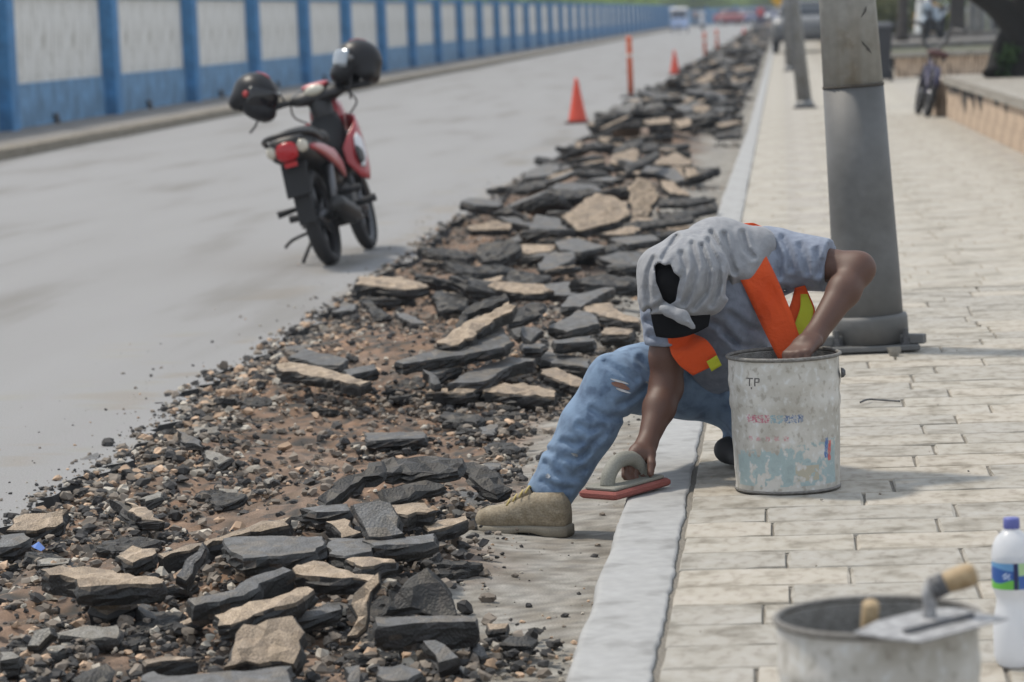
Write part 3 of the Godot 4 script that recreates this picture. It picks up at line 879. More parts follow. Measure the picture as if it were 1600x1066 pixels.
func build_gravel() -> void:
	for v in 4:
		var m := stone_mesh(40 + v)
		var list := []; var cols := []
		for i in 5000:
			var z := -5.0 - 23.0 * pow(rng.randf(), 1.4)
			var x := rng.randf_range(-2.35, -0.9)
			var q := rng.randf()
			var s := 0.0025 + 0.012 * pow(rng.randf(), 4.0)
			if q < 0.3: x = edge_x(z) + absf(rng.randfn(0.0, 0.14)) - 0.05; s *= 1.5
			elif q < 0.37: x = rng.randf_range(-1.0, -0.48); s *= 0.75
			elif q < 0.40: x = edge_x(z) - absf(rng.randfn(0.0, 0.3)); s *= 0.7
			elif q < 0.405: x = rng.randf_range(-0.28, 0.9); s *= 0.4
			elif q < 0.5: s *= 2.0
			var y := bed_h(x, z)
			if x < edge_x(z): y = ROAD
			if x > -0.46: y = 0.004
			list.append(Transform3D(tumble(s), Vector3(x, y + s * 0.4, z)))
			cols.append(stone_tone(x, z, 0.8 if x < edge_x(z) + 0.2 else clampf(0.5 + 0.6 * nz.get_noise_2d(x * 2.0, z * 1.5), 0.15, 0.9)))
		multi("loose_gravel", m, M.gravel, list, cols, ["fine crushed stone scattered over the trench floor", "dark asphalt crumbs scattered through the rubble strip", "small pale stones mixed into the brown dirt", "tiny chippings spilled along the road edge"][v], "gravel")
	# crumbs fallen from the slabs, heaped at their feet
	for v in 3:
		var m := stone_mesh(90 + v)
		var list := []; var cols := []
		for p in crumb_spots:
			for k in (5 if p.z > -16.0 else 3):
				var x: float = p.x + rng.randfn(0.0, 0.07); var z: float = p.z + rng.randfn(0.03, 0.12)
				if x > -0.5: continue
				var s := 0.006 + 0.017 * pow(rng.randf(), 2.2)
				list.append(Transform3D(tumble(s), Vector3(x, bed_h(x, z) + s * 0.5 + 0.02 * rng.randf(), z)))
				cols.append(stone_tone(x, z, 0.86))
		for i in 1500: # through the whole strip
			var z := -6.2 - 10.0 * rng.randf()
			var x := rng.randf_range(-2.2, -1.0) if rng.randf() < 0.8 else rng.randf_range(-1.2, -0.75)
			if nz.get_noise_2d(x * 1.8 + 3.0, z * 1.2) < -0.12 + rng.randf_range(-0.2, 0.2): continue
			var s := 0.006 + 0.02 * pow(rng.randf(), 3.0)
			list.append(Transform3D(tumble(s), Vector3(x, bed_h(x, z) + s * 0.4, z)))
			cols.append(stone_tone(x, z, 0.85))
		for i in 600:
			var z := -6.5 - 10.0 * rng.randf()
			var x := edge_x(z) + 0.02 + absf(rng.randfn(0.0, 0.16))
			var s := 0.008 + 0.022 * pow(rng.randf(), 2.5)
			list.append(Transform3D(tumble(s), Vector3(x, bed_h(x, z) + s * 0.5, z)))
			cols.append(stone_tone(x, z, 0.7))
		multi("asphalt_crumbs", m, M.gravel, list, cols, ["coarse black crumbs heaped round the broken slabs", "black crumbly bits fallen between the slabs", "dark lumps strewn along the broken road edge"][v], "rubble")
func tumble(s: float) -> Basis:
	return Basis.from_euler(Vector3(rng.randf() * 6.0, rng.randf() * 6.0, rng.randf() * 6.0)).scaled(Vector3(s, s * rng.randf_range(0.6, 0.9), s))
func stone_tone(_x: float, _z: float, dark: float) -> Color:
	var k := rng.randf_range(0.65, 1.3)
	var t := rng.randf()
	if t < dark: return Color(0.045, 0.043, 0.042) * k if rng.randf() < 0.5 else Color(0.19, 0.16, 0.13) * k
	if t < dark + (1.0 - dark) * 0.55: return Color(0.40, 0.28, 0.19) * k
	return Color(0.38, 0.345, 0.29) * k

# ------------------------------------------------------------------ smooth bodies
class Field:
	var o: Vector3
	var c: float
	var nx: int
	var ny: int
	var nz: int
	var d: PackedFloat32Array
	func _init(lo: Vector3, hi: Vector3, cell: float) -> void:
		o = lo; c = cell
		nx = int(ceil((hi.x - lo.x) / c)) + 1; ny = int(ceil((hi.y - lo.y) / c)) + 1; nz = int(ceil((hi.z - lo.z) / c)) + 1
		d.resize(nx * ny * nz); d.fill(1.0)
	func span(lo: Vector3, hi: Vector3) -> Array:
		var a := ((lo - o) / c).floor(); var b := ((hi - o) / c).ceil()
		return [clampi(int(a.x), 0, nx - 1), clampi(int(a.y), 0, ny - 1), clampi(int(a.z), 0, nz - 1), clampi(int(b.x), 0, nx - 1), clampi(int(b.y), 0, ny - 1), clampi(int(b.z), 0, nz - 1)]
	# tapered capsule from a to b; flat ends cut square (1 at b, 2 at a, 3 both)
	func bone(a: Vector3, b: Vector3, ra: float, rb: float, k := 0.02, flat := 0, squash := Vector3.ONE) -> void:
		var m := maxf(ra, rb) + 0.045 + k
		var s := span(a.min(b) - Vector3.ONE * m, a.max(b) + Vector3.ONE * m)
		var ab := b - a
		var l2 := ab.length_squared(); var ln := sqrt(l2)
		for z in range(s[2], s[5] + 1):
			for y in range(s[1], s[4] + 1):
				var i: int = (z * ny + y) * nx
				for x in range(s[0], s[3] + 1):
					var p := o + Vector3(x, y, z) * c
					var t := (p - a).dot(ab) / l2
					var tc := clampf(t, 0.0, 1.0)
					var f := ((p - a - ab * tc) / squash).length() - lerpf(ra, rb, tc)
					if flat & 1: f = maxf(f, (t - 1.0) * ln)
					if flat & 2: f = maxf(f, -t * ln)
					var g := d[i + x]
					var h := maxf(k - absf(f - g), 0.0)
					d[i + x] = minf(f, g) - h * h * 0.25 / k
	func blob(p0: Vector3, r: Vector3, b := Basis.IDENTITY, k := 0.02, cut := false) -> void:
		var m := maxf(r.x, maxf(r.y, r.z)) + 0.045 + k
		var s := span(p0 - Vector3.ONE * m, p0 + Vector3.ONE * m)
		var inv := b.transposed()
		var rm := minf(r.x, minf(r.y, r.z))
		for z in range(s[2], s[5] + 1):
			for y in range(s[1], s[4] + 1):
				var i: int = (z * ny + y) * nx
				for x in range(s[0], s[3] + 1):
					var q := inv * (o + Vector3(x, y, z) * c - p0)
					var l := (q / r).length()
					var f := (l - 1.0) * rm if l < 0.01 else l * (l - 1.0) / (q / (r * r)).length()
					var g := d[i + x]
					if cut:
						var h2 := maxf(k - absf(-f - g), 0.0)
						d[i + x] = maxf(-f, g) + h2 * h2 * 0.25 / k
					else:
						var h := maxf(k - absf(f - g), 0.0)
						d[i + x] = minf(f, g) - h * h * 0.25 / k
	func bone_cut(a: Vector3, b: Vector3, ra: float, rb: float, squash: Vector3) -> void:
		var m := (maxf(ra, rb) + 0.02) * squash.z
		var s := span(a.min(b) - Vector3.ONE * m, a.max(b) + Vector3.ONE * m)
		var ab := b - a
		var l2 := ab.length_squared()
		for z in range(s[2], s[5] + 1):
			for y in range(s[1], s[4] + 1):
				var i: int = (z * ny + y) * nx
				for x in range(s[0], s[3] + 1):
					var p := o + Vector3(x, y, z) * c
					var tc := clampf((p - a).dot(ab) / l2, 0.0, 1.0)
					var f := ((p - a - ab * tc) / squash).length() - lerpf(ra, rb, tc)
					var g := d[i + x]
					var h := maxf(0.008 - absf(-f - g), 0.0)
					d[i + x] = maxf(-f, g) + h * h * 0.25 / 0.008
	# cut along a direction everything whose flat outline lies inside a polygon, in front of z0
	func cut_outline(px: Callable, poly: PackedVector2Array, z0: float, m_per_px: float) -> void:
		for z in nz:
			if o.z + z * c < z0: continue
			for y in ny:
				var i: int = (z * ny + y) * nx
				for x in nx:
					if d[i + x] > 0.02: continue
					var q: Vector2 = px.call(o + Vector3(x, y, z) * c)
					var dm := 1e9
					for k in poly.size(): dm = minf(dm, Geometry2D.get_closest_point_to_segment(q, poly[k], poly[(k + 1) % poly.size()]).distance_to(q))
					if not Geometry2D.is_point_in_polygon(q, poly): dm = -dm
					d[i + x] = maxf(d[i + x], dm * m_per_px)
	# creases: the distance is shifted by a function of the place
	func crease(fn: Callable) -> void:
		for z in nz:
			for y in ny:
				var i: int = (z * ny + y) * nx
				for x in nx:
					if absf(d[i + x]) < c * 3.0: d[i + x] += fn.call(o + Vector3(x, y, z) * c)
	func value(p: Vector3) -> float:
		var q := (p - o) / c
		var x := int(q.x); var y := int(q.y); var z := int(q.z)
		if q.x < 0.0 or q.y < 0.0 or q.z < 0.0 or x >= nx - 1 or y >= ny - 1 or z >= nz - 1: return 0.05
		var f := q - Vector3(x, y, z)
		var i: int = (z * ny + y) * nx + x
		var a := lerpf(lerpf(d[i], d[i + 1], f.x), lerpf(d[i + nx], d[i + nx + 1], f.x), f.y)
		var j: int = i + nx * ny
		var b := lerpf(lerpf(d[j], d[j + 1], f.x), lerpf(d[j + nx], d[j + nx + 1], f.x), f.y)
		return lerpf(a, b, f.z)
	func hit(from: Vector3, dir: Vector3, t0: float, t1: float) -> float:
		var t := t0
		while t < t1:
			var v := value(from + dir * t)
			if v < 0.001: return t
			t += maxf(0.002, minf(v, 0.03) * 0.7)
		return -1.0
	# surface nets
	func surface(st: SurfaceTool) -> void:
		var id := PackedInt32Array(); id.resize(nx * ny * nz); id.fill(-1)
		var vs := PackedVector3Array(); var cells := PackedInt32Array()
		var off := [0, 1, nx, nx + 1, nx * ny, nx * ny + 1, nx * ny + nx, nx * ny + nx + 1]
		var edges := [[0, 1], [2, 3], [4, 5], [6, 7], [0, 2], [1, 3], [4, 6], [5, 7], [0, 4], [1, 5], [2, 6], [3, 7]]
		var co := [Vector3(0, 0, 0), Vector3(1, 0, 0), Vector3(0, 1, 0), Vector3(1, 1, 0), Vector3(0, 0, 1), Vector3(1, 0, 1), Vector3(0, 1, 1), Vector3(1, 1, 1)]
		for z in nz - 1:
			for y in ny - 1:
				var row: int = (z * ny + y) * nx
				for x in nx - 1:
					var i := row + x
					var d0 := d[i]
					if d0 > 0.04 or d0 < -0.04: continue
					var inside := 0
					for k in 8:
						if d[i + off[k]] < 0.0: inside += 1
					if inside == 0 or inside == 8: continue
					var sum := Vector3.ZERO; var n := 0
					for e in edges:
						var a := d[i + off[e[0]]]; var b := d[i + off[e[1]]]
						if (a < 0.0) != (b < 0.0):
							sum += (co[e[0]] as Vector3).lerp(co[e[1]], a / (a - b)); n += 1
					id[i] = vs.size(); cells.append(i)
					vs.append(o + (Vector3(x, y, z) + sum / n) * c)
		var sx := 1; var sy := nx; var sz := nx * ny
		for i in cells:
			var a := d[i]
			for ax in 3:
				var st1: int = [sx, sy, sz][ax]
				var u: int = [sy, sz, sx][ax]
				var w: int = [sz, sx, sy][ax]
				var b := d[i + st1]
				if (a < 0.0) == (b < 0.0): continue
				if i - u - w < 0: continue
				var p := id[i]; var q := id[i - u]; var r := id[i - u - w]; var s := id[i - w]
				if p < 0 or q < 0 or r < 0 or s < 0: continue
				var order := [p, q, r, p, r, s] if a < 0.0 else [p, r, q, p, s, r]
				for k in [0, 2, 1, 3, 5, 4]: st.add_vertex(vs[order[k]])

func field_mesh(f: Field) -> ArrayMesh:
	var st := stool()
	f.surface(st)
	st.index()
	return mesh_of(st)

var wrinkle: NoiseTexture2D
func fabric(c: Color, depth := 0.5, wear: Texture2D = null, wscale := 3.0) -> StandardMaterial3D:
	if wrinkle == null:
		wrinkle = noise_tex(59, 0.011, grey(0.0), grey(1.0), 3)
		wrinkle.noise.fractal_type = FastNoiseLite.FRACTAL_RIDGED
		wrinkle.noise.domain_warp_enabled = true; wrinkle.noise.domain_warp_amplitude = 40.0; wrinkle.noise.domain_warp_frequency = 0.008
	var m := rough_mat(c, 0.92, noise_tex(51, 0.3, grey(0.78), grey(1.0), 2), 4.0, wear, wscale, wrinkle, depth, false, false)
	m.rim_enabled = true; m.rim = 0.25
	return m

# ------------------------------------------------------------------ the worker
func to_px(p: Vector3) -> Vector2:
	var q := cam_basis.transposed() * (p - Vector3(0, CAM_H, 0))
	return Vector2(800.0 + FPX * q.x / -q.z, 533.0 - FPX * q.y / -q.z)
# how far a place lies from creases whose run was read in the photograph: valley with a ridge beside it
func creases(q: Vector2, lines: Array, depth: float, width: float) -> float:
	var w := 0.0
	for l in lines:
		var dm := 1e9
		for i in l.size() - 1:
			var c := Geometry2D.get_closest_point_to_segment(q, l[i], l[i + 1])
			dm = minf(dm, c.distance_to(q))
		if dm < width * 4.0:
			var a := dm / width
			var b := (dm - width * 2.1) / (width * 1.1)
			w += depth * exp(-a * a) - depth * 0.55 * exp(-b * b)
	return w
# a fold of cloth: narrow raised ridge, broad hollow
func fold(a: float) -> float:
	return 0.35 - pow(0.5 + 0.5 * sin(a), 2.6)
func hand(f: Field, wrist: Vector3, palm: Vector3, side: Vector3, curl_to: Vector3, thumb_dir: Vector3, k := 0.008) -> void:
	# wrist to knuckle line, four fingers folding towards curl_to, thumb from the side near the base
	var fwd := (palm - wrist).normalized()
	f.bone(wrist, wrist.lerp(palm, 0.5), 0.026, 0.030, 0.02)
	for i in 4:
		var s := (i - 1.5) * 0.0195
		var ln: float = [0.040, 0.045, 0.042, 0.034][i]
		var kn := palm + side * s + fwd * (0.004 if i in [1, 2] else -0.002)
		f.bone(wrist.lerp(palm, 0.35) + side * s * 0.7, kn, 0.017, 0.0125, 0.012)
		var p1 := kn + (fwd * 0.45 + curl_to * 0.9).normalized() * ln
		var p2 := p1 + (curl_to * 0.9 - fwd * 0.45).normalized() * ln * 0.72
		var p3 := p2 + (curl_to * 0.25 - fwd * 1.0).normalized() * ln * 0.5
		f.bone(kn, p1, 0.0112, 0.0098, 0.004)
		f.bone(p1, p2, 0.0098, 0.0088, 0.004)
		f.bone(p2, p3, 0.0088, 0.0078, 0.004)
	var tb := wrist.lerp(palm, 0.3) + thumb_dir * 0.028
	var t1 := tb + (thumb_dir * 0.6 + fwd * 0.7 + curl_to * 0.3).normalized() * 0.036
	var t2 := t1 + (fwd * 0.6 + curl_to * 0.9).normalized() * 0.03
	f.bone(wrist.lerp(palm, 0.15), tb, 0.018, 0.0165, 0.015)
	f.bone(tb, t1, 0.0145, 0.012, 0.006)
	f.bone(t1, t2, 0.0118, 0.0095, 0.004)

func ribbon(f: Field, mids: Array, halfw: Array, lift: float, thick: float, zs: Array) -> ArrayMesh:
	# a strap lying on the shirt; middle line and half-widths were read in the photograph, depth comes from the cloth below
	var n := 22; var m := 7
	var front := []; var back := []
	var o := Vector3(0, CAM_H, 0)
	for i in n + 1:
		var t := float(i) / n * (mids.size() - 1)
		var a := mini(int(t), mids.size() - 2); var fr := t - a
		var p: Vector2 = (mids[a] as Vector2).lerp(mids[a + 1], fr)
		var w: Vector2 = (halfw[a] as Vector2).lerp(halfw[a + 1], fr)
		var zf := lerpf(zs[a], zs[a + 1], fr)
		var ra := PackedVector3Array(); var rb := PackedVector3Array()
		for k in m:
			var q := p + w * (k / (m - 1.0) * 2.0 - 1.0)
			var d := ray(q.x, q.y)
			var h := f.hit(o, d, 8.0, -zf / -d.z * 1.0 + 0.08) if zf < 0 else -1.0
			var tt := h if h > 0.0 else zf / d.z
			tt = minf(tt, zf / d.z + 0.05)
			ra.append(o + d * (tt - lift - thick)); rb.append(o + d * (tt - lift))
		front.append(ra); back.append(rb)
	# smooth along the strap
	for it in 3:
		for i in range(1, n):
			for k in m:
				front[i][k] = (front[i - 1][k] + front[i][k] * 2.0 + front[i + 1][k]) / 4.0
				back[i][k] = (back[i - 1][k] + back[i][k] * 2.0 + back[i + 1][k]) / 4.0
	var st := stool()
	var rings := []
	for i in n + 1:
		var r: PackedVector3Array = (front[i] as PackedVector3Array).duplicate()
		var b: PackedVector3Array = (back[i] as PackedVector3Array).duplicate()
		b.reverse(); r.append_array(b)
		rings.append(r)
	skin(st, rings)
	return mesh_of(st)

func build_worker() -> void:
	var t := thing("person", "worker in grey cloth headwrap and orange safety vest crouching to trowel the kerb", "person", Vector3(-0.35, 0, -8.75))
	var back := Transform3D(Basis.IDENTITY, -t.position)
	var jn := func(u: float, v: float, z: float) -> Vector3: return at_z(u, v, z)
	# joints
	var pelvis: Vector3 = jn.call(1105, 572, -8.88)
	var belly: Vector3 = jn.call(1128, 505, -8.74)
	var chest: Vector3 = jn.call(1132, 440, -8.64)
	var neck: Vector3 = jn.call(1098, 415, -8.56)
	var head: Vector3 = jn.call(1064, 448, -8.46)
	var sh_r: Vector3 = jn.call(1046, 468, -8.58)
	var el_r: Vector3 = jn.call(1041, 606, -8.56)
	var wr_r: Vector3 = jn.call(1010, 696, -8.43)
	var sh_l: Vector3 = jn.call(1208, 405, -8.68)
	var el_l: Vector3 = jn.call(1341, 420, -8.60)
	var wr_l: Vector3 = jn.call(1273, 525, -8.44)
	var hip_r: Vector3 = jn.call(1075, 580, -8.86)
	var kn_r: Vector3 = jn.call(958, 598, -8.60)
	var an_r: Vector3 = jn.call(860, 772, -8.60)
	var hip_l: Vector3 = jn.call(1128, 588, -8.92)
	var kn_l: Vector3 = jn.call(1225, 690, -8.72)
	var an_l: Vector3 = jn.call(1153, 700, -8.84)
	# ---- body: one skin
	var skin_m := rough_mat(lin(0.098, 0.044, 0.028), 0.58, noise_tex(52, 0.06, grey(0.86), grey(1.0), 4), 6.0, null, 1.0, M.bumps, 0.02, false, false)
	skin_m.subsurf_scatter_enabled = true; skin_m.subsurf_scatter_strength = 0.08
	var st := stool()
	var f := Field.new(Vector3(-1.2, -0.15, -9.15), Vector3(0.35, 0.75, -8.3), 0.016)
	f.bone(pelvis, belly, 0.11, 0.11, 0.05); f.bone(belly, chest, 0.11, 0.12, 0.05); f.bone(chest, neck, 0.09, 0.05, 0.04); f.bone(neck, head, 0.05, 0.06, 0.03)
	f.bone(sh_r, chest, 0.045, 0.07, 0.03); f.bone(sh_l, chest, 0.045, 0.07, 0.03)
	f.bone(hip_r, kn_r, 0.075, 0.05, 0.03); f.bone(kn_r, an_r, 0.05, 0.036, 0.02); f.bone(hip_l, kn_l, 0.075, 0.05, 0.03); f.bone(kn_l, an_l, 0.045, 0.034, 0.02)
	f.surface(st)
	# head with a face, looking down at the kerb
	var look := Vector3(0.05, -0.72, 0.62).normalized()      # the way the face points
	var crown := (Vector3(-0.12, 0.62, 0.70) - look * Vector3(-0.12, 0.62, 0.70).dot(look)).normalized()
	var hx := crown.cross(-look).normalized()
	f = Field.new(head - Vector3.ONE * 0.17, head + Vector3.ONE * 0.17, 0.006)
	f.blob(head + crown * 0.02 - look * 0.01, Vector3(0.074, 0.085, 0.09), Basis(hx, crown, -look), 0.01)
	f.blob(head - crown * 0.045 + look * 0.025, Vector3(0.058, 0.065, 0.06), Basis(hx, crown, -look), 0.03)
	f.bone(head - crown * 0.005 + look * 0.08, head - crown * 0.035 + look * 0.102, 0.008, 0.014, 0.012)   # nose
	for s in [-1.0, 1.0]:
		f.blob(head + hx * 0.03 * s + look * 0.093, Vector3(0.014, 0.008, 0.012), Basis(hx, crown, -look), 0.006, true)  # eye sockets
		f.blob(head + hx * 0.073 * s - crown * 0.01, Vector3(0.010, 0.03, 0.018), Basis(hx, crown, -look), 0.006)      # ears
	f.blob(head - crown * 0.065 + look * 0.085, Vector3(0.024, 0.005, 0.012), Basis(hx, crown, -look), 0.006)          # lips
	f.bone(head - crown * 0.04 - look * 0.04, neck, 0.05, 0.055, 0.03)
	f.surface(st)
	# right arm and hand on the float
	f = Field.new(wr_r.min(sh_r).min(el_r) - Vector3(0.16, 0.16, 0.14), wr_r.max(sh_r).max(el_r) + Vector3(0.09, 0.05, 0.14), 0.005)
	f.bone(sh_r, el_r.lerp(sh_r, 0.35), 0.052, 0.048, 0.02); f.bone(el_r.lerp(sh_r, 0.35), el_r, 0.048, 0.042, 0.02)
	f.bone(el_r, el_r.lerp(wr_r, 0.35), 0.042, 0.043, 0.03); f.bone(el_r.lerp(wr_r, 0.35), wr_r, 0.043, 0.026, 0.02)
	var palm_r: Vector3 = jn.call(990, 722, -8.375)
	hand(f, wr_r, palm_r, Vector3(0.62, -0.1, -0.6).normalized(), Vector3(0.12, -0.75, 0.3).normalized(), Vector3(0.6, -0.25, 0.5).normalized())
	f.surface(st)
	# left arm and hand reaching into the bucket
	f = Field.new(wr_l.min(sh_l).min(el_l) - Vector3(0.1, 0.16, 0.1), wr_l.max(sh_l).max(el_l) + Vector3(0.1, 0.1, 0.16), 0.005)
	f.bone(sh_l, el_l, 0.056, 0.043, 0.02); f.bone(el_l, el_l.lerp(wr_l, 0.33), 0.041, 0.044, 0.03); f.bone(el_l.lerp(wr_l, 0.33), wr_l, 0.044, 0.029, 0.02)
	var palm_l: Vector3 = jn.call(1245, 553, -8.34)
	hand(f, wr_l, palm_l, Vector3(0.95, 0.1, 0.25).normalized(), Vector3(0.05, -1, 0.15).normalized(), Vector3(-0.75, -0.3, 0.4).normalized())
	f.surface(st)
	st.index()
	part("body", mesh_of(st), skin_m, t, back)
	# ---- shirt
	var shirt_m := fabric(lin(0.32, 0.365, 0.45), 0.18, noise_tex(53, 0.02, Color(0.78, 0.78, 0.8), Color.WHITE, 4), 3.0)
	f = Field.new(Vector3(-0.56, 0.05, -9.05), Vector3(0.34, 0.74, -8.42), 0.0068)
	f.bone(pelvis, belly, 0.135, 0.145, 0.06); f.bone(belly, chest, 0.145, 0.14, 0.06); f.bone(chest, neck, 0.12, 0.07, 0.06)
	f.bone(chest + Vector3(-0.03, 0.02, 0), sh_r, 0.11, 0.075, 0.06); f.bone(chest + Vector3(0.02, 0.03, 0), sh_l, 0.11, 0.085, 0.06)
	var cuff_r := sh_r.lerp(el_r, 0.53); var cuff_l := sh_l.lerp(el_l, 0.66)
	f.bone(sh_r, cuff_r, 0.074, 0.064, 0.03, 1); f.bone(sh_l, cuff_l, 0.082, 0.074, 0.03, 1)
	var ax_r := (el_r - sh_r).normalized(); var ax_l := (el_l - sh_l).normalized()
	var sl := []
	for l in [[1196,366,1212,382,1220,404,1216,430], [1222,372,1232,392,1236,418], [1250,384,1258,402,1262,424], [1180,440,1204,452,1226,452], [1140,490,1170,512,1196,520], [1130,520,1156,540,1190,545], [1106,500,1130,512,1150,536], [1012,500,1030,508,1054,506], [1016,524,1036,528,1060,522], [1276,392,1280,408,1278,428]]:
		var pv := PackedVector2Array()
		for k in range(0, l.size(), 2): pv.append(Vector2(l[k], l[k + 1]))
		sl.append(pv)
	f.crease(func(p: Vector3) -> float:
		var w := 0.003 * nz2.get_noise_3d(p.x * 9.0, p.y * 6.0, p.z * 9.0)
		if p.z > -8.8: w += creases(to_px(p), sl, 0.009, 4.6)
		return w)
	var shirt_f := f
	part("shirt", field_mesh(f), shirt_m, t, back)
	# ---- jeans
	var jean_m := fabric(lin(0.235, 0.345, 0.50), 0.12, noise_tex(54, 0.016, Color(0.55, 0.57, 0.62), Color(1.0, 1.0, 1.0), 5, Color(0.9, 0.9, 0.9), 0.5), 2.2)
	f = Field.new(Vector3(-1.0, -0.12, -9.1), Vector3(0.2, 0.42, -8.44), 0.0068)
	f.bone(hip_r, hip_l, 0.13, 0.13, 0.05); f.bone(pelvis + Vector3(0, 0.03, 0), hip_r, 0.13, 0.125, 0.04)
	f.bone(hip_r, kn_r.lerp(hip_r, 0.35), 0.115, 0.089, 0.05); f.bone(kn_r.lerp(hip_r, 0.35), kn_r, 0.089, 0.073, 0.05)
	var cuff := an_r + (an_r - kn_r).normalized() * 0.012
	f.bone(kn_r, kn_r.lerp(an_r, 0.4), 0.073, 0.075, 0.03); f.bone(kn_r.lerp(an_r, 0.4), cuff, 0.075, 0.066, 0.03, 1)
	f.bone(hip_l, kn_l, 0.115, 0.075, 0.05); f.bone(kn_l, an_l, 0.072, 0.05, 0.04)
	var ax_s := (an_r - kn_r).normalized()
	var ln_s := kn_r.distance_to(an_r)
	var jl := []
	for l in [[857,705,880,716,902,718,918,706], [853,724,864,740,884,748,906,748], [872,720,882,735,896,743,912,734], [848,752,866,762,890,764], [908,716,926,694,946,676], [945,566,968,580,992,592], [968,632,990,622,1010,606], [925,640,946,652,972,652], [1000,560,1022,582,1034,606], [905,664,922,672,944,668], [1040,560,1056,584,1062,600], [1090,590,1108,604,1124,612], [880,690,896,694,910,690]]:
		var pv := PackedVector2Array()
		for k in range(0, l.size(), 2): pv.append(Vector2(l[k], l[k + 1]))
		jl.append(pv)
	f.crease(func(p: Vector3) -> float:
		var w := 0.0035 * nz2.get_noise_3d(p.x * 10.0, p.y * 7.0, p.z * 10.0)
		if p.z > -8.85: w += creases(to_px(p), jl, 0.007, 4.6)
		return w)
	var jeans := part("jeans", field_mesh(f), jean_m, t, back)
	# frayed tear over the knee and plaster spots
	var tear := func(u: float, v: float, hw: float, hh: float, ang: float, mat: Material, called: String, lift: float) -> void:
		var s2 := stool(-1)
		var ring_p := PackedVector3Array(); var o := Vector3(0, CAM_H, 0)
		for k in 14:
			var a := TAU * k / 14
			var rr := rng.randf_range(0.7, 1.15)
			var q := Vector2(cos(a) * hw * rr, sin(a) * hh * rr).rotated(ang) + Vector2(u, v)
			var d := ray(q.x, q.y)
			var h := f.hit(o, d, 8.0, 9.1)
			ring_p.append(o + d * ((h if h > 0.0 else 8.5) - lift))
		var c := Vector3.ZERO
		for p in ring_p: c += p
		c /= 14.0
		for k in 14: tri(s2, c, ring_p[k], ring_p[(k + 1) % 14])
		part(called, mesh_of(s2), mat, jeans)
	tear.call(970, 603, 15.0, 5.5, 0.35, mk(lin(0.22, 0.12, 0.09), 0.8), "tear", 0.003)
	var thread_m := mk(lin(0.52, 0.54, 0.56), 0.9)
	tear.call(968, 596, 15.0, 2.0, 0.3, thread_m, "frayed_edge", 0.004)
	tear.call(974, 611, 13.0, 1.8, 0.35, thread_m, "frayed_edge", 0.004)
	var plaster := mk(lin(0.30, 0.32, 0.34), 0.9)
	for s in [[856, 744, 4, 4], [898, 711, 6, 2.5], [850, 776, 6, 2], [1012, 598, 4, 2]]:
		tear.call(s[0], s[1], s[2], s[3], 0.4, plaster, "plaster_spot", 0.0035)
	# ---- boots
	var boot_m := rough_mat(lin(0.46, 0.40, 0.30), 0.85, noise_tex(55, 0.05, grey(0.7), grey(1.0), 5), 5.0, noise_tex(56, 0.02, Color(0.72, 0.68, 0.62), Color.WHITE, 4), 3.0, M.bumps, 0.1, false, false)
	var sole_m := rough_mat(lin(0.36, 0.32, 0.25), 0.9, M.grain, 6.0, null, 1.0, null, 0.0, false, false)
	var heel := at_y(889, 836, BED + 0.012); var toe := at_y(746, 832, BED + 0.012)
	var yb := bed_h(heel.x, heel.z)
	boot(t, back, Vector3(heel.x, yb, heel.z), Vector3(toe.x, yb, toe.z), an_r, boot_m, sole_m)
	var black_m := mk(lin(0.03, 0.03, 0.032), 0.7)
	var h2 := at_y(1172, 726, 0.012); var t2 := at_y(1128, 738, 0.0)
	st = stool()
	f = Field.new(Vector3(-0.4, -0.03, -9.0), Vector3(0.05, 0.25, -8.6), 0.007)
	var fa: Vector3 = at_z(1130, 716, -8.78); var fb := an_l
	f.bone(fb, Vector3(fa.x + 0.01, 0.05, fa.z), 0.042, 0.036, 0.02); f.bone(Vector3(fa.x + 0.03, 0.045, fa.z), Vector3(fa.x + 0.05, 0.032, fa.z + 0.06), 0.034, 0.026, 0.02)
	part("boot", field_mesh(f), black_m, t, back)
	# ---- headwrap, cap and knot
	var wrap_m := fabric(lin(0.38, 0.39, 0.405), 0.16, noise_tex(57, 0.02, Color(0.8, 0.8, 0.82), Color.WHITE, 4), 3.0)
	f = Field.new(Vector3(-0.58, 0.36, -8.74), Vector3(0.0, 0.72, -8.26), 0.0046)
	var hb := Basis(hx, crown, -look)
	f.blob(at_z(1064, 432, -8.44), Vector3(0.108, 0.098, 0.118), Basis(Vector3.BACK, 0.15), 0.02)
	f.bone(at_z(1030, 420, -8.46), at_z(1016, 470, -8.42), 0.055, 0.024, 0.04)
	f.bone(at_z(1016, 468, -8.42), at_z(1044, 482, -8.37), 0.024, 0.018, 0.03)
	f.bone(at_z(1092, 430, -8.44), at_z(1094, 466, -8.43), 0.082, 0.052, 0.05)
	f.bone(at_z(1060, 482, -8.36), at_z(1115, 468, -8.42), 0.018, 0.035, 0.03)
	f.bone(at_z(1085, 405, -8.5), at_z(1130, 392, -8.6), 0.085, 0.07, 0.04)
	f.bone(at_z(1125, 395, -8.58), at_z(1182, 384, -8.62), 0.085, 0.052, 0.05, 0, Vector3(1, 1, 1))
	f.bone(at_z(1120, 392, -8.58), at_z(1150, 418, -8.55), 0.075, 0.05, 0.05)
	f.bone(at_z(1186, 384, -8.60), at_z(1162, 424, -8.51), 0.04, 0.022, 0.04)
	var hl := []
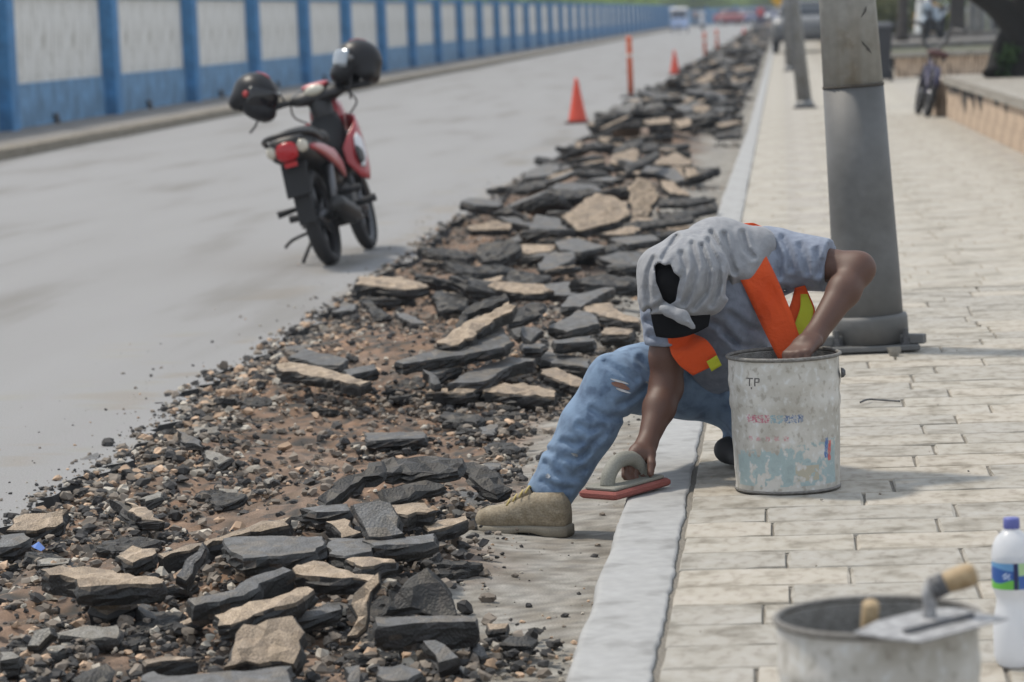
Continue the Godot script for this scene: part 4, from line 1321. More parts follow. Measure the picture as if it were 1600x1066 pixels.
	for l in [[1065,396,1071,420,1063,440,1060,464], [1082,381,1089,413,1080,450,1068,474], [1096,384,1107,420,1103,457,1084,481], [1106,376,1124,413,1124,445,1112,476], [1111,364,1129,394,1138,425,1136,460], [1131,366,1140,403,1148,425], [1160,364,1167,390,1177,402],
			[1022,404,1014,424,1011,450,1014,482], [1058,370,1046,388,1036,404], [1040,470,1028,480,1012,486]]:
		var pv := PackedVector2Array()
		for k in range(0, l.size(), 2): pv.append(Vector2(l[k], l[k + 1]))
		hl.append(pv)
	f.crease(func(p: Vector3) -> float:
		var w := 0.0025 * nz2.get_noise_3d(p.x * 11.0 + 3.0, p.y * 7.0, p.z * 11.0)
		if p.z > -8.62: w += creases(to_px(p), hl, 0.0075, 3.9)
		return w)
	# the gap through which the black cap shows
	f.cut_outline(to_px, PackedVector2Array([Vector2(1023, 416), Vector2(1030, 410), Vector2(1038, 415), Vector2(1048, 413), Vector2(1053, 426), Vector2(1063, 434), Vector2(1059, 450), Vector2(1056, 470), Vector2(1047, 476), Vector2(1036, 468), Vector2(1030, 452), Vector2(1025, 440)]), -8.42, 0.0017)
	var wrap := part("head_cloth", field_mesh(f), wrap_m, t, back)
	st = stool()
	f = Field.new(at_z(1056, 496, -8.34) - Vector3.ONE * 0.085, at_z(1056, 496, -8.34) + Vector3.ONE * 0.085, 0.004)
	f.blob(at_z(1044, 485, -8.345), Vector3(0.026, 0.014, 0.02), Basis(Vector3.BACK, -0.35), 0.01)
	f.bone(at_z(1046, 486, -8.335), at_z(1066, 495, -8.318), 0.016, 0.018, 0.012, 0, Vector3(1, 1, 0.55))
	f.bone(at_z(1066, 495, -8.318), at_z(1083, 511, -8.318), 0.018, 0.008, 0.01, 0, Vector3(1, 1, 0.5))
	f.bone(at_z(1052, 489, -8.322), at_z(1078, 505, -8.304), 0.004, 0.003, 0.008)
	f.surface(st); st.index()
	part("knot", mesh_of(st), wrap_m, wrap)
	var cap_m := mk(lin(0.009, 0.009, 0.010), 0.9, 0.0, 0.2)
	st = stool()
	f = Field.new(head - Vector3.ONE * 0.16, head + Vector3.ONE * 0.16, 0.008)
	f.blob(at_z(1058, 440, -8.44), Vector3(0.082, 0.078, 0.10), Basis.IDENTITY, 0.01)
	f.surface(st)
	# visor: a curved sheet reaching down over the face
	var rows := []
	for i in 7:
		var v := i / 6.0
		var r := PackedVector3Array()
		for side in 2:
			for k in 11:
				var u := k / 10.0 * 2.0 - 1.0
				if side == 1: u = -u
				var w := lerpf(0.078, 0.062, v * v)
				var px := 1063.0 + u * lerpf(47.0, 41.0, v * v) + 3.0 * v
				var py := lerpf(478.0, 527.0 - 9.0 * u * u - 5.0 * u, v) - 3.0 * u
				r.append(at_z(px, py, -8.40 + 0.03 * (1.0 - u * u) + 0.012 * v - (0.004 if side == 1 else 0.0)))
		rows.append(r)
	skin(st, rows)
	st.index()
	part("cap", mesh_of(st), cap_m, t, back)
	# ---- safety vest
	var vest := part("safety_vest", ribbon(shirt_f, [Vector2(1166, 396), Vector2(1190, 445), Vector2(1214, 500), Vector2(1238, 558)], [Vector2(25, -9), Vector2(25, -9), Vector2(24, -9), Vector2(20, -7)], 0.006, 0.005, [-8.55, -8.53, -8.51, -8.49]), fabric(lin(0.72, 0.085, 0.012), 0.3), t, back)
	var orange: Material = vest.material_override
	var yellow := fabric(lin(0.50, 0.52, 0.03), 0.3)
	part("side_panel", ribbon(shirt_f, [Vector2(1250, 448), Vector2(1256, 480), Vector2(1243, 520), Vector2(1226, 556)], [Vector2(8, -2), Vector2(20, 6), Vector2(22, 9), Vector2(17, 6)], 0.002, 0.006, [-8.64, -8.6, -8.56, -8.52]), orange, vest)
	part("yellow_stripe", ribbon(shirt_f, [Vector2(1256, 458), Vector2(1262, 484), Vector2(1250, 516), Vector2(1234, 550)], [Vector2(5, -1), Vector2(11, 3), Vector2(10, 4), Vector2(7, 3)], 0.012, 0.004, [-8.63, -8.59, -8.55, -8.51]), yellow, vest)
	part("front_panel", ribbon(shirt_f, [Vector2(1056, 522), Vector2(1076, 542), Vector2(1090, 560), Vector2(1104, 577)], [Vector2(13, -6), Vector2(27, -13), Vector2(27, -13), Vector2(21, -10)], 0.004, 0.008, [-8.52, -8.5, -8.5, -8.51]), orange, vest)
	part("yellow_stripe", ribbon(shirt_f, [Vector2(1108, 573), Vector2(1116, 568), Vector2(1124, 563)], [Vector2(4, 8), Vector2(4, 8), Vector2(4, 8)], 0.016, 0.004, [-8.5, -8.5, -8.5]), yellow, vest)
	part("shoulder_strap", ribbon(shirt_f, [Vector2(1158, 354), Vector2(1175, 354), Vector2(1194, 361)], [Vector2(2, -5), Vector2(2, -6), Vector2(2, -5)], 0.002, 0.006, [-8.66, -8.66, -8.66]), orange, vest)
	# ---- hand float resting on the kerb
	var fl := thing("hand_float", "red sponge hand float with grey bow handle pressed on the wet kerb", "trowel", at_y(976, 764, 0.0))
	var a1 := at_y(919, 768, 0.02); var a2 := at_y(1036, 750, 0.02); var a3 := at_y(958, 778, 0.02)
	var ax := (a2 - (a1 + a3) * 0.5).normalized(); ax.y = 0.0; ax = ax.normalized()
	var cz := (a1 + a2) * 0.5 + Vector3(0.0, 0, 0.03)
	fl.position = Vector3(cz.x, 0.006, cz.z)
	fl.basis = Basis(ax, Vector3.UP, ax.cross(Vector3.UP)) * Basis(Vector3.BACK, deg_to_rad(1.5))
	st = stool(-1); add_box(st, Vector3(0.255, 0.021, 0.125), Transform3D(Basis.IDENTITY, Vector3(0, 0.0125, 0)), 0.006)
	part("sponge_pad", mesh_of(st), rough_mat(lin(0.36, 0.105, 0.085), 0.9, M.grain, 5.0, null, 1.0, M.bumps, 0.1, false, false), fl)
	var gm := rough_mat(lin(0.27, 0.265, 0.225), 0.7, noise_tex(58, 0.06, grey(0.7), grey(1.0), 4), 6.0, null, 1.0, null, 0.0, false, false)
	st = stool(-1); add_box(st, Vector3(0.225, 0.010, 0.1), Transform3D(Basis.IDENTITY, Vector3(0, 0.028, 0)), 0.003)
	part("back_plate", mesh_of(st), gm, fl)
	var hp := curve([Vector3(-0.078, 0.03, 0), Vector3(-0.068, 0.06, 0), Vector3(-0.03, 0.088, 0), Vector3(0.03, 0.088, 0), Vector3(0.068, 0.06, 0), Vector3(0.078, 0.03, 0)], 5)
	part("handle", tube(hp, 0.0205, 14), gm, fl)

func boot(t: Node3D, back: Transform3D, heel: Vector3, toe: Vector3, ankle: Vector3, bm: Material, sm: Material) -> void:
	var fx := (toe - heel); var L := fx.length(); fx /= L
	var fz := fx.cross(Vector3.UP)
	var sts := [[0.0, 0.030, 0.075], [0.06, 0.038, 0.098], [0.2, 0.040, 0.10], [0.36, 0.039, 0.098], [0.48, 0.041, 0.085], [0.62, 0.046, 0.068], [0.76, 0.048, 0.060], [0.88, 0.043, 0.055], [0.96, 0.03, 0.045], [1.0, 0.012, 0.03]]
	var up := []; var so := []
	for s in sts:
		var c: Vector3 = heel + fx * (L * s[0])
		var hgt: float = s[2]
		up.append(ring(c + Vector3.UP * (0.02 + hgt * 0.5), fz * s[1], Vector3.UP * (hgt * 0.5 + 0.004), 18, 0.75))
		var x2: float = heel.distance_to(c)
		var c2: Vector3 = heel - fx * 0.004 + fx * ((L + 0.010) * s[0])
		var lift := 0.012 if (s[0] > 0.34 and s[0] < 0.56) else 0.0
		so.append(ring(c2 + Vector3.UP * (0.017 + lift * 0.5), fz * (s[1] + 0.004), Vector3.UP * (0.017 - lift * 0.5), 18, 0.45))
	var st := stool(); skin(st, up)
	# shaft up into the trouser leg
	var rr := []
	var top := ankle
	var base := heel + fx * (L * 0.21) + Vector3.UP * 0.06
	for k in 5:
		var v := k / 4.0
		rr.append(ring(base.lerp(top, v), fx * lerpf(0.058, 0.05, v), -fz * lerpf(0.042, 0.046, v), 16))
	skin(st, rr)
	# tongue and laces as a raised ridge
	add_tube(st, curve([heel + fx * (L * 0.66) + Vector3.UP * 0.082, heel + fx * (L * 0.52) + Vector3.UP * 0.104, heel + fx * (L * 0.40) + Vector3.UP * 0.125], 5), 0.014, 8)
	var o := part("boot", mesh_of(st), bm, t, back)
	st = stool(); skin(st, so)
	part("sole", mesh_of(st), sm, o)
	st = stool()
	for k in 4:
		var c := heel + fx * (L * (0.62 - 0.07 * k)) + Vector3.UP * (0.098 + 0.012 * k)
		add_tube(st, [c - fz * 0.03 - Vector3.UP * 0.01, c + Vector3.UP * 0.004, c + fz * 0.03 - Vector3.UP * 0.01], 0.003, 6)
	part("laces", mesh_of(st), mk(lin(0.42, 0.33, 0.12), 0.9), o)

# ------------------------------------------------------------------ buckets, trowel, bottle
func open_lathe(profile: Array, sides := 40, uv := false, wob := 0.0, seed_ := 0.0) -> ArrayMesh:
	var st := stool()
	var rings := []
	for p in profile:
		var r := PackedVector3Array()
		for k in sides:
			var a := -TAU * k / sides
			var rr: float = p[0] + wob * nz.get_noise_3d(cos(a) * 1.6 + seed_, p[1] * 9.0, sin(a) * 1.6)
			r.append(Vector3(cos(a) * rr, p[1], sin(a) * rr))
		rings.append(r)
	skin(st, rings, false, false, uv)
	if not uv: st.index()
	return mesh_of(st)
func loop_tube(r: float, y: float, tr: float, wob := 0.0, seed_ := 0.0) -> ArrayMesh:
	var prof := []
	for k in 9:
		var a := TAU * k / 8
		prof.append([r - cos(a) * tr, y + sin(a) * tr])
	prof.reverse()
	return open_lathe(prof, 40, false, wob, seed_)

func bucket_picture(printed: bool) -> ImageTexture:
	var W := 1024; var Hh := 512
	var im := Image.create(W, Hh, false, Image.FORMAT_RGB8)
	var n := FastNoiseLite.new(); n.seed = 15; n.frequency = 0.006; n.fractal_octaves = 5
	var n2 := FastNoiseLite.new(); n2.seed = 16; n2.frequency = 0.03; n2.fractal_octaves = 4
	for y in Hh:
		for x in W:
			var a := n.get_noise_2d(x, y * 0.6); var b := n2.get_noise_2d(x * 0.9, y * 0.6)
			var c := Color(0.735, 0.725, 0.70).lerp(Color(0.64, 0.625, 0.59), clampf(0.5 + a * 1.6, 0, 1))
			c = c.lerp(Color(0.54, 0.52, 0.48), clampf(b * 2.2 - 0.5, 0, 0.6))
			c = c.lerp(Color(0.78, 0.79, 0.79), clampf(-b * 1.8 - 0.35, 0, 0.75))
			if printed:
				# worn pale-blue print round the lower half
				var fx := x - 768.0
				if absf(fx) < 185.0:
					var edge := 330.0 - fx * 0.12 + 40.0 * a + 26.0 * b
					if y > edge and y < 485 and a + b * 0.8 > -0.12: c = c.lerp(Color(0.52, 0.63, 0.655), 0.6)
					if y > 405 and y < 465 and fx > 25 and fx < 105 and b > -0.15: c = c.lerp(Color(0.66, 0.62, 0.54), 0.8)
			im.set_pixel(x, y, c)
	if printed:
		var r2 := RandomNumberGenerator.new(); r2.seed = 9
		# a row of rubbed-off capital letters, pink on the left and blue on the right, and a fainter row below
		var x := 640.0
		for i in 9:
			var col := Color(0.66, 0.28, 0.38) if i < 4 else (Color(0.40, 0.58, 0.66) if i < 6 else Color(0.24, 0.34, 0.52))
			for k in 90:
				var px := int(x + r2.randf() * 17.0); var py := int(204 + r2.randf() * 30.0)
				if n2.get_noise_2d(px * 4.0, py * 4.0) > -0.05:
					im.fill_rect(Rect2i(px, py, r2.randi_range(2, 5), r2.randi_range(2, 6)), im.get_pixel(px, py).lerp(col, 0.33))
			x += 20.5
		for i in 5:
			for k in 30:
				var px := int(645 + i * 29 + r2.randf() * 15.0); var py := int(288 + r2.randf() * 17.0)
				im.fill_rect(Rect2i(px, py, 3, 3), im.get_pixel(px, py).lerp(Color(0.72, 0.4, 0.45), 0.3))
		for k in 120:
			var px := int(912 + r2.randf() * 14.0); var py := int(318 + r2.randf() * 75.0)
			im.fill_rect(Rect2i(px, py, 4, 5), im.get_pixel(px, py).lerp(Color(0.75, 0.3, 0.28), 0.55))
			px -= 16; py -= 12
			im.fill_rect(Rect2i(px, py, 4, 5), im.get_pixel(px, py).lerp(Color(0.25, 0.38, 0.6), 0.5))
		# hand-painted black mark
		for s in [[648, 62, 24, 5], [658, 64, 5, 30], [676, 62, 5, 32], [678, 62, 14, 5], [690, 64, 4, 13], [678, 76, 14, 4], [664, 98, 4, 8]]:
			im.fill_rect(Rect2i(s[0], s[1], s[2], s[3]), Color(0.33, 0.32, 0.31))
	return ImageTexture.create_from_image(im)

func make_bucket(called: String, label: String, pos: Vector3, h: float, rb: float, rt: float, printed: bool, fill: float, seed_: float) -> Node3D:
	var t := thing(called, label, "bucket", pos)
	var m := mk(Color.WHITE, 0.62); m.albedo_texture = bucket_picture(printed)
	var prof := []
	for i in 26:
		var v := i / 25.0
		var r := lerpf(rb, rt, v)
		if absf(v - 0.83) < 0.03: r += 0.003
		if absf(v - 0.66) < 0.03: r += 0.0025
		prof.append([r, 0.004 + v * (h - 0.008)])
	part("shell", open_lathe(prof, 64, true, 0.0035, seed_), m, t)
	var inner := rough_mat(lin(0.52, 0.51, 0.485), 0.9, M.grain, 5.0, noise_tex(61, 0.02, Color(0.7, 0.69, 0.67), Color.WHITE, 4), 4.0, M.bumps, 0.3, false, false)
	var ip := []
	for i in 12:
		var v := 1.0 - i / 11.0
		ip.append([lerpf(rb, rt, v) - 0.004, 0.006 + v * (h - 0.012)])
	part("lining", open_lathe(ip, 40, false, 0.0035, seed_), inner, t)
	var rim_m := rough_mat(lin(0.40, 0.39, 0.37), 0.7, M.grain, 6.0, noise_tex(62, 0.03, Color(0.6, 0.58, 0.55), Color.WHITE, 4), 5.0, null, 0.0, false, false)
	part("rim", loop_tube(rt + 0.002, h, 0.0055, 0.0035, seed_), rim_m, t)
	part("base_rim", loop_tube(rb - 0.001, 0.006, 0.0045, 0.0035, seed_), rim_m, t)
	# mortar inside
	var st := stool()
	var rings := []
	var rf := lerpf(rb, rt, fill) - 0.004
	for i in 9:
		var rr := rf * i / 8.0 + 0.0005
		var r := PackedVector3Array()
		for k in 32:
			var a := -TAU * k / 32
			r.append(Vector3(cos(a) * rr, h * fill + 0.02 * nz.get_noise_2d(cos(a) * rr * 14.0, sin(a) * rr * 14.0) + 0.012 * pow(rr / rf, 3.0), sin(a) * rr))
		rings.append(r)
	rings.reverse()
	skin(st, rings, false, true)
	st.index()
	part("mortar", mesh_of(st), rough_mat(lin(0.24, 0.238, 0.23), 0.8, M.grain, 6.0, null, 1.0, M.bumps, 0.5, false, false), t)
	for s in ([1.0] if printed else []):
		st = stool()
		var c := Vector3(s * (rt + 0.003), h * 0.86, 0.03)
		lathe([[0.001, 0.0], [0.014, 0.0], [0.012, 0.007], [0.006, 0.012], [0.001, 0.012]], 14, Basis(Vector3.FORWARD, s * PI / 2), c, st)
		part("handle_lug", mesh_of(st), M.iron, t)
	return t

func build_buckets() -> void:
	var c := at_z(1229, 700, -8.37)
	make_bucket("mortar_bucket", "dented whitish metal pail with faded pink and blue print, worker's hand inside", Vector3(c.x, 0.001, -8.37), 0.36, 0.140, 0.148, true, 0.62, 1.0)
	c = at_z(1372, 1000, -4.62)
	var fg := make_bucket("mortar_bucket", "plain cement-smeared bucket with a trowel laid across its rim", Vector3(c.x, 0.001, -4.62), 0.375, 0.142, 0.149, false, 0.8, 6.0)
	# trowel across the rim
	var hy := 0.386
	var tr := thing("plastering_trowel", "steel plastering trowel with pale wooden handle resting on bucket rim", "trowel", Vector3(c.x, hy, -4.6))
	var back := Transform3D(Basis.IDENTITY, -tr.position)
	var bl := []
	for q in [[1334, 990], [1370, 972], [1452, 952], [1500, 952], [1575, 968], [1500, 988], [1440, 1004], [1395, 1000]]: bl.append(at_y(q[0], q[1], hy))
	var st := stool(-1)
	var lo := PackedVector3Array(); var hi := PackedVector3Array()
	for p in bl:
		lo.append(p + Vector3(0, -0.001, 0)); hi.append(p + Vector3(0, 0.0015, 0))
	lo.reverse(); hi.reverse()
	skin(st, [hi, lo] if false else [lo, hi])
	var bm := rough_mat(lin(0.44, 0.44, 0.445), 0.6, noise_tex(63, 0.015, grey(0.55), grey(1.0), 5), 5.0, null, 1.0, null, 0.0, false, false)
	part("blade", mesh_of(st), bm, tr, back)
	st = stool(-1)
	var s0 := at_y(1415, 988, hy + 0.004); var s1 := at_y(1520, 962, hy + 0.004)
	add_tube(st, [s0, s1], 0.0055, 6)
	part("spine", mesh_of(st), M.iron, tr, back)
	var z0 := -4.55
	part("neck", tube(curve([at_z(1451, 978, z0), at_z(1453, 950, z0), at_z(1452, 930, z0), at_z(1462, 917, z0)], 4), [0.013, 0.012, 0.011, 0.0105, 0.010, 0.010, 0.010, 0.011, 0.012, 0.013, 0.015, 0.017, 0.018], 10), bm, tr, back)
	part("ferrule", tube([at_z(1456, 921, z0), at_z(1478, 911, z0)], [0.0175, 0.0165], 14), M.iron, tr, back)
	var wood := rough_mat(lin(0.44, 0.34, 0.21), 0.65, noise_tex(64, 0.02, Color(0.75, 0.7, 0.62), Color.WHITE, 5), 6.0, null, 1.0, null, 0.0, false, false)
	part("handle", tube(curve([at_z(1476, 912, z0), at_z(1496, 905, z0), at_z(1514, 899, z0), at_z(1527, 895, z0)], 4), [0.0155, 0.016, 0.0168, 0.0172, 0.0175, 0.0178, 0.018, 0.018, 0.0178, 0.017, 0.016, 0.013, 0.006], 14), wood, tr, back)
	var stick := thing("wooden_stick", "short wooden stick standing in the cement-smeared bucket", "stick", Vector3(at_z(1357, 1000, -4.6).x, 0.3, -4.6))
	var a := at_z(1354, 1032, -4.6); var b := at_z(1361, 944, -4.57)
	part("shaft", tube([a, a.lerp(b, 0.5), b, b + (b - a).normalized() * 0.004], [0.0115, 0.0125, 0.013, 0.009], 12), wood, stick, Transform3D(Basis.IDENTITY, -stick.position))
	# bottle
	var bc := at_y(1586, 1040, 0.0)
	var bt := thing("plastic_bottle", "white plastic bottle with blue cap and blue green label standing on paving", "bottle", Vector3(bc.x, 0.0, bc.z))
	var pm := mk(lin(0.66, 0.68, 0.70), 0.28); pm.backlight_enabled = true; pm.backlight = Color(0.7, 0.7, 0.72); pm.transparency = BaseMaterial3D.TRANSPARENCY_ALPHA; pm.albedo_color.a = 0.72
	part("body", lathe([[0.001, 0.004], [0.026, 0.0], [0.034, 0.006], [0.0395, 0.022], [0.040, 0.07], [0.038, 0.098], [0.0335, 0.118], [0.0325, 0.132], [0.036, 0.146], [0.0395, 0.152], [0.0395, 0.208], [0.040, 0.216], [0.038, 0.234], [0.031, 0.251], [0.019, 0.263], [0.0145, 0.267], [0.0145, 0.276], [0.001, 0.277]], 36), pm, bt)
	part("cap", lathe([[0.001, 0.268], [0.0155, 0.2685], [0.016, 0.270], [0.0155, 0.287], [0.0145, 0.289], [0.001, 0.2895]], 28), mk(lin(0.09, 0.105, 0.32), 0.5), bt)
	var lm := mk(Color.WHITE, 0.4); lm.albedo_texture = label_picture()
	part("label", open_lathe([[0.0402, 0.155], [0.0403, 0.180], [0.0402, 0.206]], 40, true), lm, bt)

func label_picture() -> ImageTexture:
	var im := Image.create(256, 64, false, Image.FORMAT_RGB8)
	for y in 64:
		for x in 256:
			var c := Color(0.16, 0.32, 0.58)
			var wv := 44.0 + 5.0 * sin(x * 0.09)
			if y > wv: c = Color(0.38, 0.66, 0.26)
			if y < 14.0 + 4.0 * sin(x * 0.07 + 1.0): c = Color(0.36, 0.55, 0.72)
			if x > 190 and x < 200: c = Color(0.1, 0.13, 0.3)
			if x > 200 and x < 240: c = Color(0.62, 0.74, 0.55) if y < 30 else Color(0.22, 0.36, 0.62)
			if x > 168 and x < 184 and y > 22 and y < 38 and (x + y) % 9 < 4: c = Color(0.8, 0.84, 0.9)
			im.set_pixel(x, y, c)
	return ImageTexture.create_from_image(im)

# ------------------------------------------------------------------ lamp posts
func build_poles() -> void:
	var lower_m := rough_mat(lin(0.138, 0.139, 0.139), 0.6, noise_tex(71, 0.03, grey(0.88), grey(1.0), 5), 1.2, noise_tex(72, 0.012, Color(0.84, 0.835, 0.82), Color.WHITE, 5), 0.9)
	var upper_m := rough_mat(lin(0.34, 0.34, 0.325), 0.7, noise_tex(73, 0.03, grey(0.8), grey(1.0), 5), 1.2, noise_tex(74, 0.014, Color(0.7, 0.6, 0.48), Color.WHITE, 5, Color(0.97, 0.96, 0.94), 0.36), 0.8)
	var b := at_y(1362, 546, 0.0)
	var t := thing("lamp_post", "thick leaning grey steel post with bolted base plate beside the crouching worker", "lamp post", b)
	var tp := at_z(1324, 0, b.z)
	var up := (tp - b).normalized()
	var bas := Basis(Quaternion(Vector3.UP, up))
	var band := (at_z(1333, 134, b.z) - b).length()
	part("lower_section", lathe([[0.001, 0.02], [0.127, 0.02], [0.125, 0.3], [0.119, 0.6], [0.1125, band - 0.003], [0.001, band - 0.003]], 40, bas), lower_m, t)
	part("upper_section", lathe([[0.001, band + 0.003], [0.1115, band + 0.003], [0.102, band + 0.45], [0.088, 3.4], [0.06, 7.0], [0.001, 7.0]], 40, bas), upper_m, t)
	part("weld_band", lathe([[0.10, band - 0.004], [0.1145, band - 0.004], [0.115, band + 0.004], [0.10, band + 0.004]], 40, bas), rough_mat(lin(0.09, 0.075, 0.06), 0.8, M.grain, 3.0), t)
	part("sleeve", lathe([[0.001, 0.03], [0.142, 0.03], [0.142, 0.118], [0.138, 0.13], [0.128, 0.134], [0.001, 0.135]], 40, bas), lower_m, t)
	var st := stool(-1)
	add_box(st, Vector3(0.325, 0.022, 0.30), Transform3D(Basis(Vector3.UP, 0.1), Vector3(0.0, 0.016, 0.0)), 0.004)
	part("base_plate", mesh_of(st), lower_m, t)
	for s in [[-0.13, 0.105], [0.125, 0.10], [-0.1, -0.11], [0.12, -0.11]]:
		st = stool(-1)
		lathe([[0.001, 0.028], [0.026, 0.028], [0.026, 0.032], [0.018, 0.033], [0.018, 0.052], [0.001, 0.053]], 6, Basis.IDENTITY, Vector3(s[0], 0, s[1]), st)
		lathe([[0.001, 0.05], [0.010, 0.05], [0.010, 0.085], [0.001, 0.086]], 8, Basis.IDENTITY, Vector3(s[0], 0, s[1]), st)
		part("bolt", mesh_of(st), M.iron, t)
	for g in [[-0.16, 0.1, 0.5], [0.12, 0.08, -0.4]]:
		st = stool(-1)
		add_box(st, Vector3(0.16, 0.035, 0.04), Transform3D(Basis(Vector3.UP, g[2]), Vector3(g[0], 0.046, g[1])), 0.003)
		part("gusset", mesh_of(st), lower_m, t)
	# dark gouges in the paint, a rust-coloured rubbed patch
	var mark := func(pts: Array, w: float, mat: Material, called: String) -> void:
		var s2 := stool(-1)
		var rows := []
		for q in pts:
			var ctr := at_z(q[0], q[1], b.z)
			var al := (ctr - b).dot(up)
			var axis_p := b + up * al
			var dx := ctr.x - axis_p.x
			var rad := 0.1135 - 0.0215 * (al - band)
			rad = maxf(rad, 0.09)
			var row := PackedVector3Array()
			for e in [-1.0, 1.0]:
				var xx := clampf(dx + e * w * q[2], -rad * 0.96, rad * 0.96)
				row.append(Vector3(axis_p.x + xx, ctr.y, axis_p.z + sqrt(rad * rad - xx * xx) + 0.0015))
			rows.append(row)
		for i in rows.size() - 1: quad(s2, rows[i + 1][0], rows[i + 1][1], rows[i][1], rows[i][0])
		part(called, mesh_of(s2), mat, t, Transform3D(Basis.IDENTITY, -b))
	var dk := mk(lin(0.05, 0.045, 0.04), 0.8)
	mark.call([[1346, 64, 0.3], [1349, 69, 1.0], [1353, 72, 0.9], [1356, 77, 1.3], [1361, 83, 0.2]], 0.004, dk, "gouge")
	mark.call([[1353, 10, 0.2], [1351, 18, 0.9], [1348, 22, 0.7], [1345, 27, 0.2]], 0.004, dk, "gouge")
	var sp := at_y(1397, 557, 0.0)
	var s1 := thing("loose_stone", "fist-sized pale stone lying against the post's base plate", "stone", sp)
	part("stone", stone_mesh(77), rough_mat(lin(0.36, 0.33, 0.28), 0.9, M.grain, 6.0), s1, Transform3D(Basis.from_scale(Vector3(0.03, 0.026, 0.028)), Vector3(0, 0.02, 0)))
	var wp := at_y(1366, 627, 0.0)
	var wire := thing("bent_wire", "short dark bent wire lying on the paving beyond the bucket", "wire", wp)
	part("wire", tube(curve([at_y(1344, 629, 0.006), at_y(1353, 625, 0.012), at_y(1362, 624, 0.008), at_y(1376, 625, 0.008), at_y(1390, 626, 0.006), at_y(1406, 627, 0.006)], 3), 0.0035, 6), M.iron, wire, Transform3D(Basis.IDENTITY, -wp))
	var bp := at_y(68, 861, -0.1)
	var scrap := thing("plastic_scrap", "torn blue plastic scrap lying among the rubble", "scrap", bp)
	var sst := stool(-1)
	var sr := []
	for k in 5: sr.append(PackedVector3Array([Vector3(-0.035 + 0.018 * k, 0.012 + 0.012 * sin(k * 2.0), -0.02), Vector3(-0.035 + 0.018 * k, 0.014 + 0.01 * cos(k * 1.7), 0.03)]))
	for k in 4: quad(sst, sr[k][0], sr[k][1], sr[k + 1][1], sr[k + 1][0])
	part("film", mesh_of(sst), mk(lin(0.05, 0.14, 0.42), 0.4), scrap)
	# two more posts along the pavement
	var steel2: Material = M.steel
	for q in [[1258, 169, 1239, 0, 0.098, "grey lamp post standing behind the thick leaning post"], [1235, 111, 1229, 0, 0.098, "farther grey lamp post standing beyond the second post"]]:
		var p := at_y(q[0], q[1], 0.0)
		var o := thing("lamp_post", q[5], "lamp post", p)
		var u2 := (at_z(q[2], q[3], p.z) - p).normalized()
		var b2 := Basis(Quaternion(Vector3.UP, u2))
		part("shaft", lathe([[0.001, 0.02], [q[4], 0.02], [q[4] * 0.82, 1.6], [q[4] * 0.5, 7.0], [0.001, 7.0]], 24, b2), steel2, o)
		part("sleeve", lathe([[0.001, 0.02], [q[4] + 0.02, 0.02], [q[4] + 0.02, 0.07], [q[4], 0.1], [0.001, 0.1]], 24, b2), steel2, o)
		st = stool(-1)
		add_box(st, Vector3(0.30, 0.022, 0.30), Transform3D(Basis.IDENTITY, Vector3(0, 0.015, 0)), 0.004)
		part("base_plate", mesh_of(st), M.iron, o)

# ------------------------------------------------------------------ cones and marker posts
func build_cones() -> void:
	var om := rough_mat(lin(0.74, 0.075, 0.03), 0.5, noise_tex(75, 0.04, grey(0.8), grey(1.0), 4), 2.0, null, 1.0, null, 0.0, false, false)
	var base_m := mk(lin(0.10, 0.05, 0.045), 0.8)
	var words := ["red traffic cone standing nearest the parked motorcycle", "red traffic cone standing between the marker posts", "small far red traffic cone beside the end of the rubble"]
	var i := 0
	for q in [[903, 193, 122], [1055, 117, 78], [1163, 61, 42]]:
		var p := at_y(q[0], q[1], ROAD)
		var h := at_z(q[0], q[2], p.z).y - ROAD
		var t := thing("traffic_cone", words[i], "traffic cone", p, Basis.IDENTITY, "traffic cones along the road works")
		var r := h * 0.215
		var st := stool(-1)
		add_box(st, Vector3(r * 2.5, 0.03, r * 2.5), Transform3D(Basis.IDENTITY, Vector3(0, 0.015, 0)), 0.006)
		part("base", mesh_of(st), base_m, t)
		part("cone", lathe([[0.001, 0.03], [r, 0.03], [r * 0.93, 0.06], [r * 0.2, h - 0.03], [r * 0.16, h], [r * 0.1, h], [0.001, h - 0.02]], 28), om, t)
		i += 1
	var pm := rough_mat(lin(0.72, 0.13, 0.04), 0.55, noise_tex(75, 0.04, grey(0.85), grey(1.0), 4), 2.0, null, 1.0, null, 0.0, false, false)
	words = ["tall orange marker post standing between two red cones", "left of a pair of far orange marker posts", "far orange marker post closest to the rubble strip"]
	words[1] = "far orange marker post standing farther from the rubble than its twin"
	i = 0
	for q in [[986, 152, 57], [1102, 94, 50], [1121, 86, 46]]:
		var p := at_y(q[0], q[1], ROAD)
		var h := at_z(q[0], q[2], p.z).y - ROAD
		var t := thing("marker_post", words[i], "marker post", p, Basis.IDENTITY, "orange marker posts along the road works")
		part("base", lathe([[0.001, 0.0], [0.19, 0.0], [0.19, 0.025], [0.06, 0.05], [0.001, 0.05]], 20), M.rubber, t)
		part("tube", lathe([[0.001, 0.04], [0.048, 0.04], [0.046, h * 0.78], [0.046, h - 0.06], [0.052, h - 0.05], [0.045, h], [0.001, h]], 20), pm, t)
		for v in [0.66, 0.84]:
			part("reflective_band", lathe([[0.04, h * v], [0.0485, h * v], [0.0485, h * v + 0.05], [0.04, h * v + 0.05]], 20), mk(lin(0.6, 0.56, 0.5) if v < 0.7 else lin(0.65, 0.2, 0.1), 0.4), t)
		i += 1

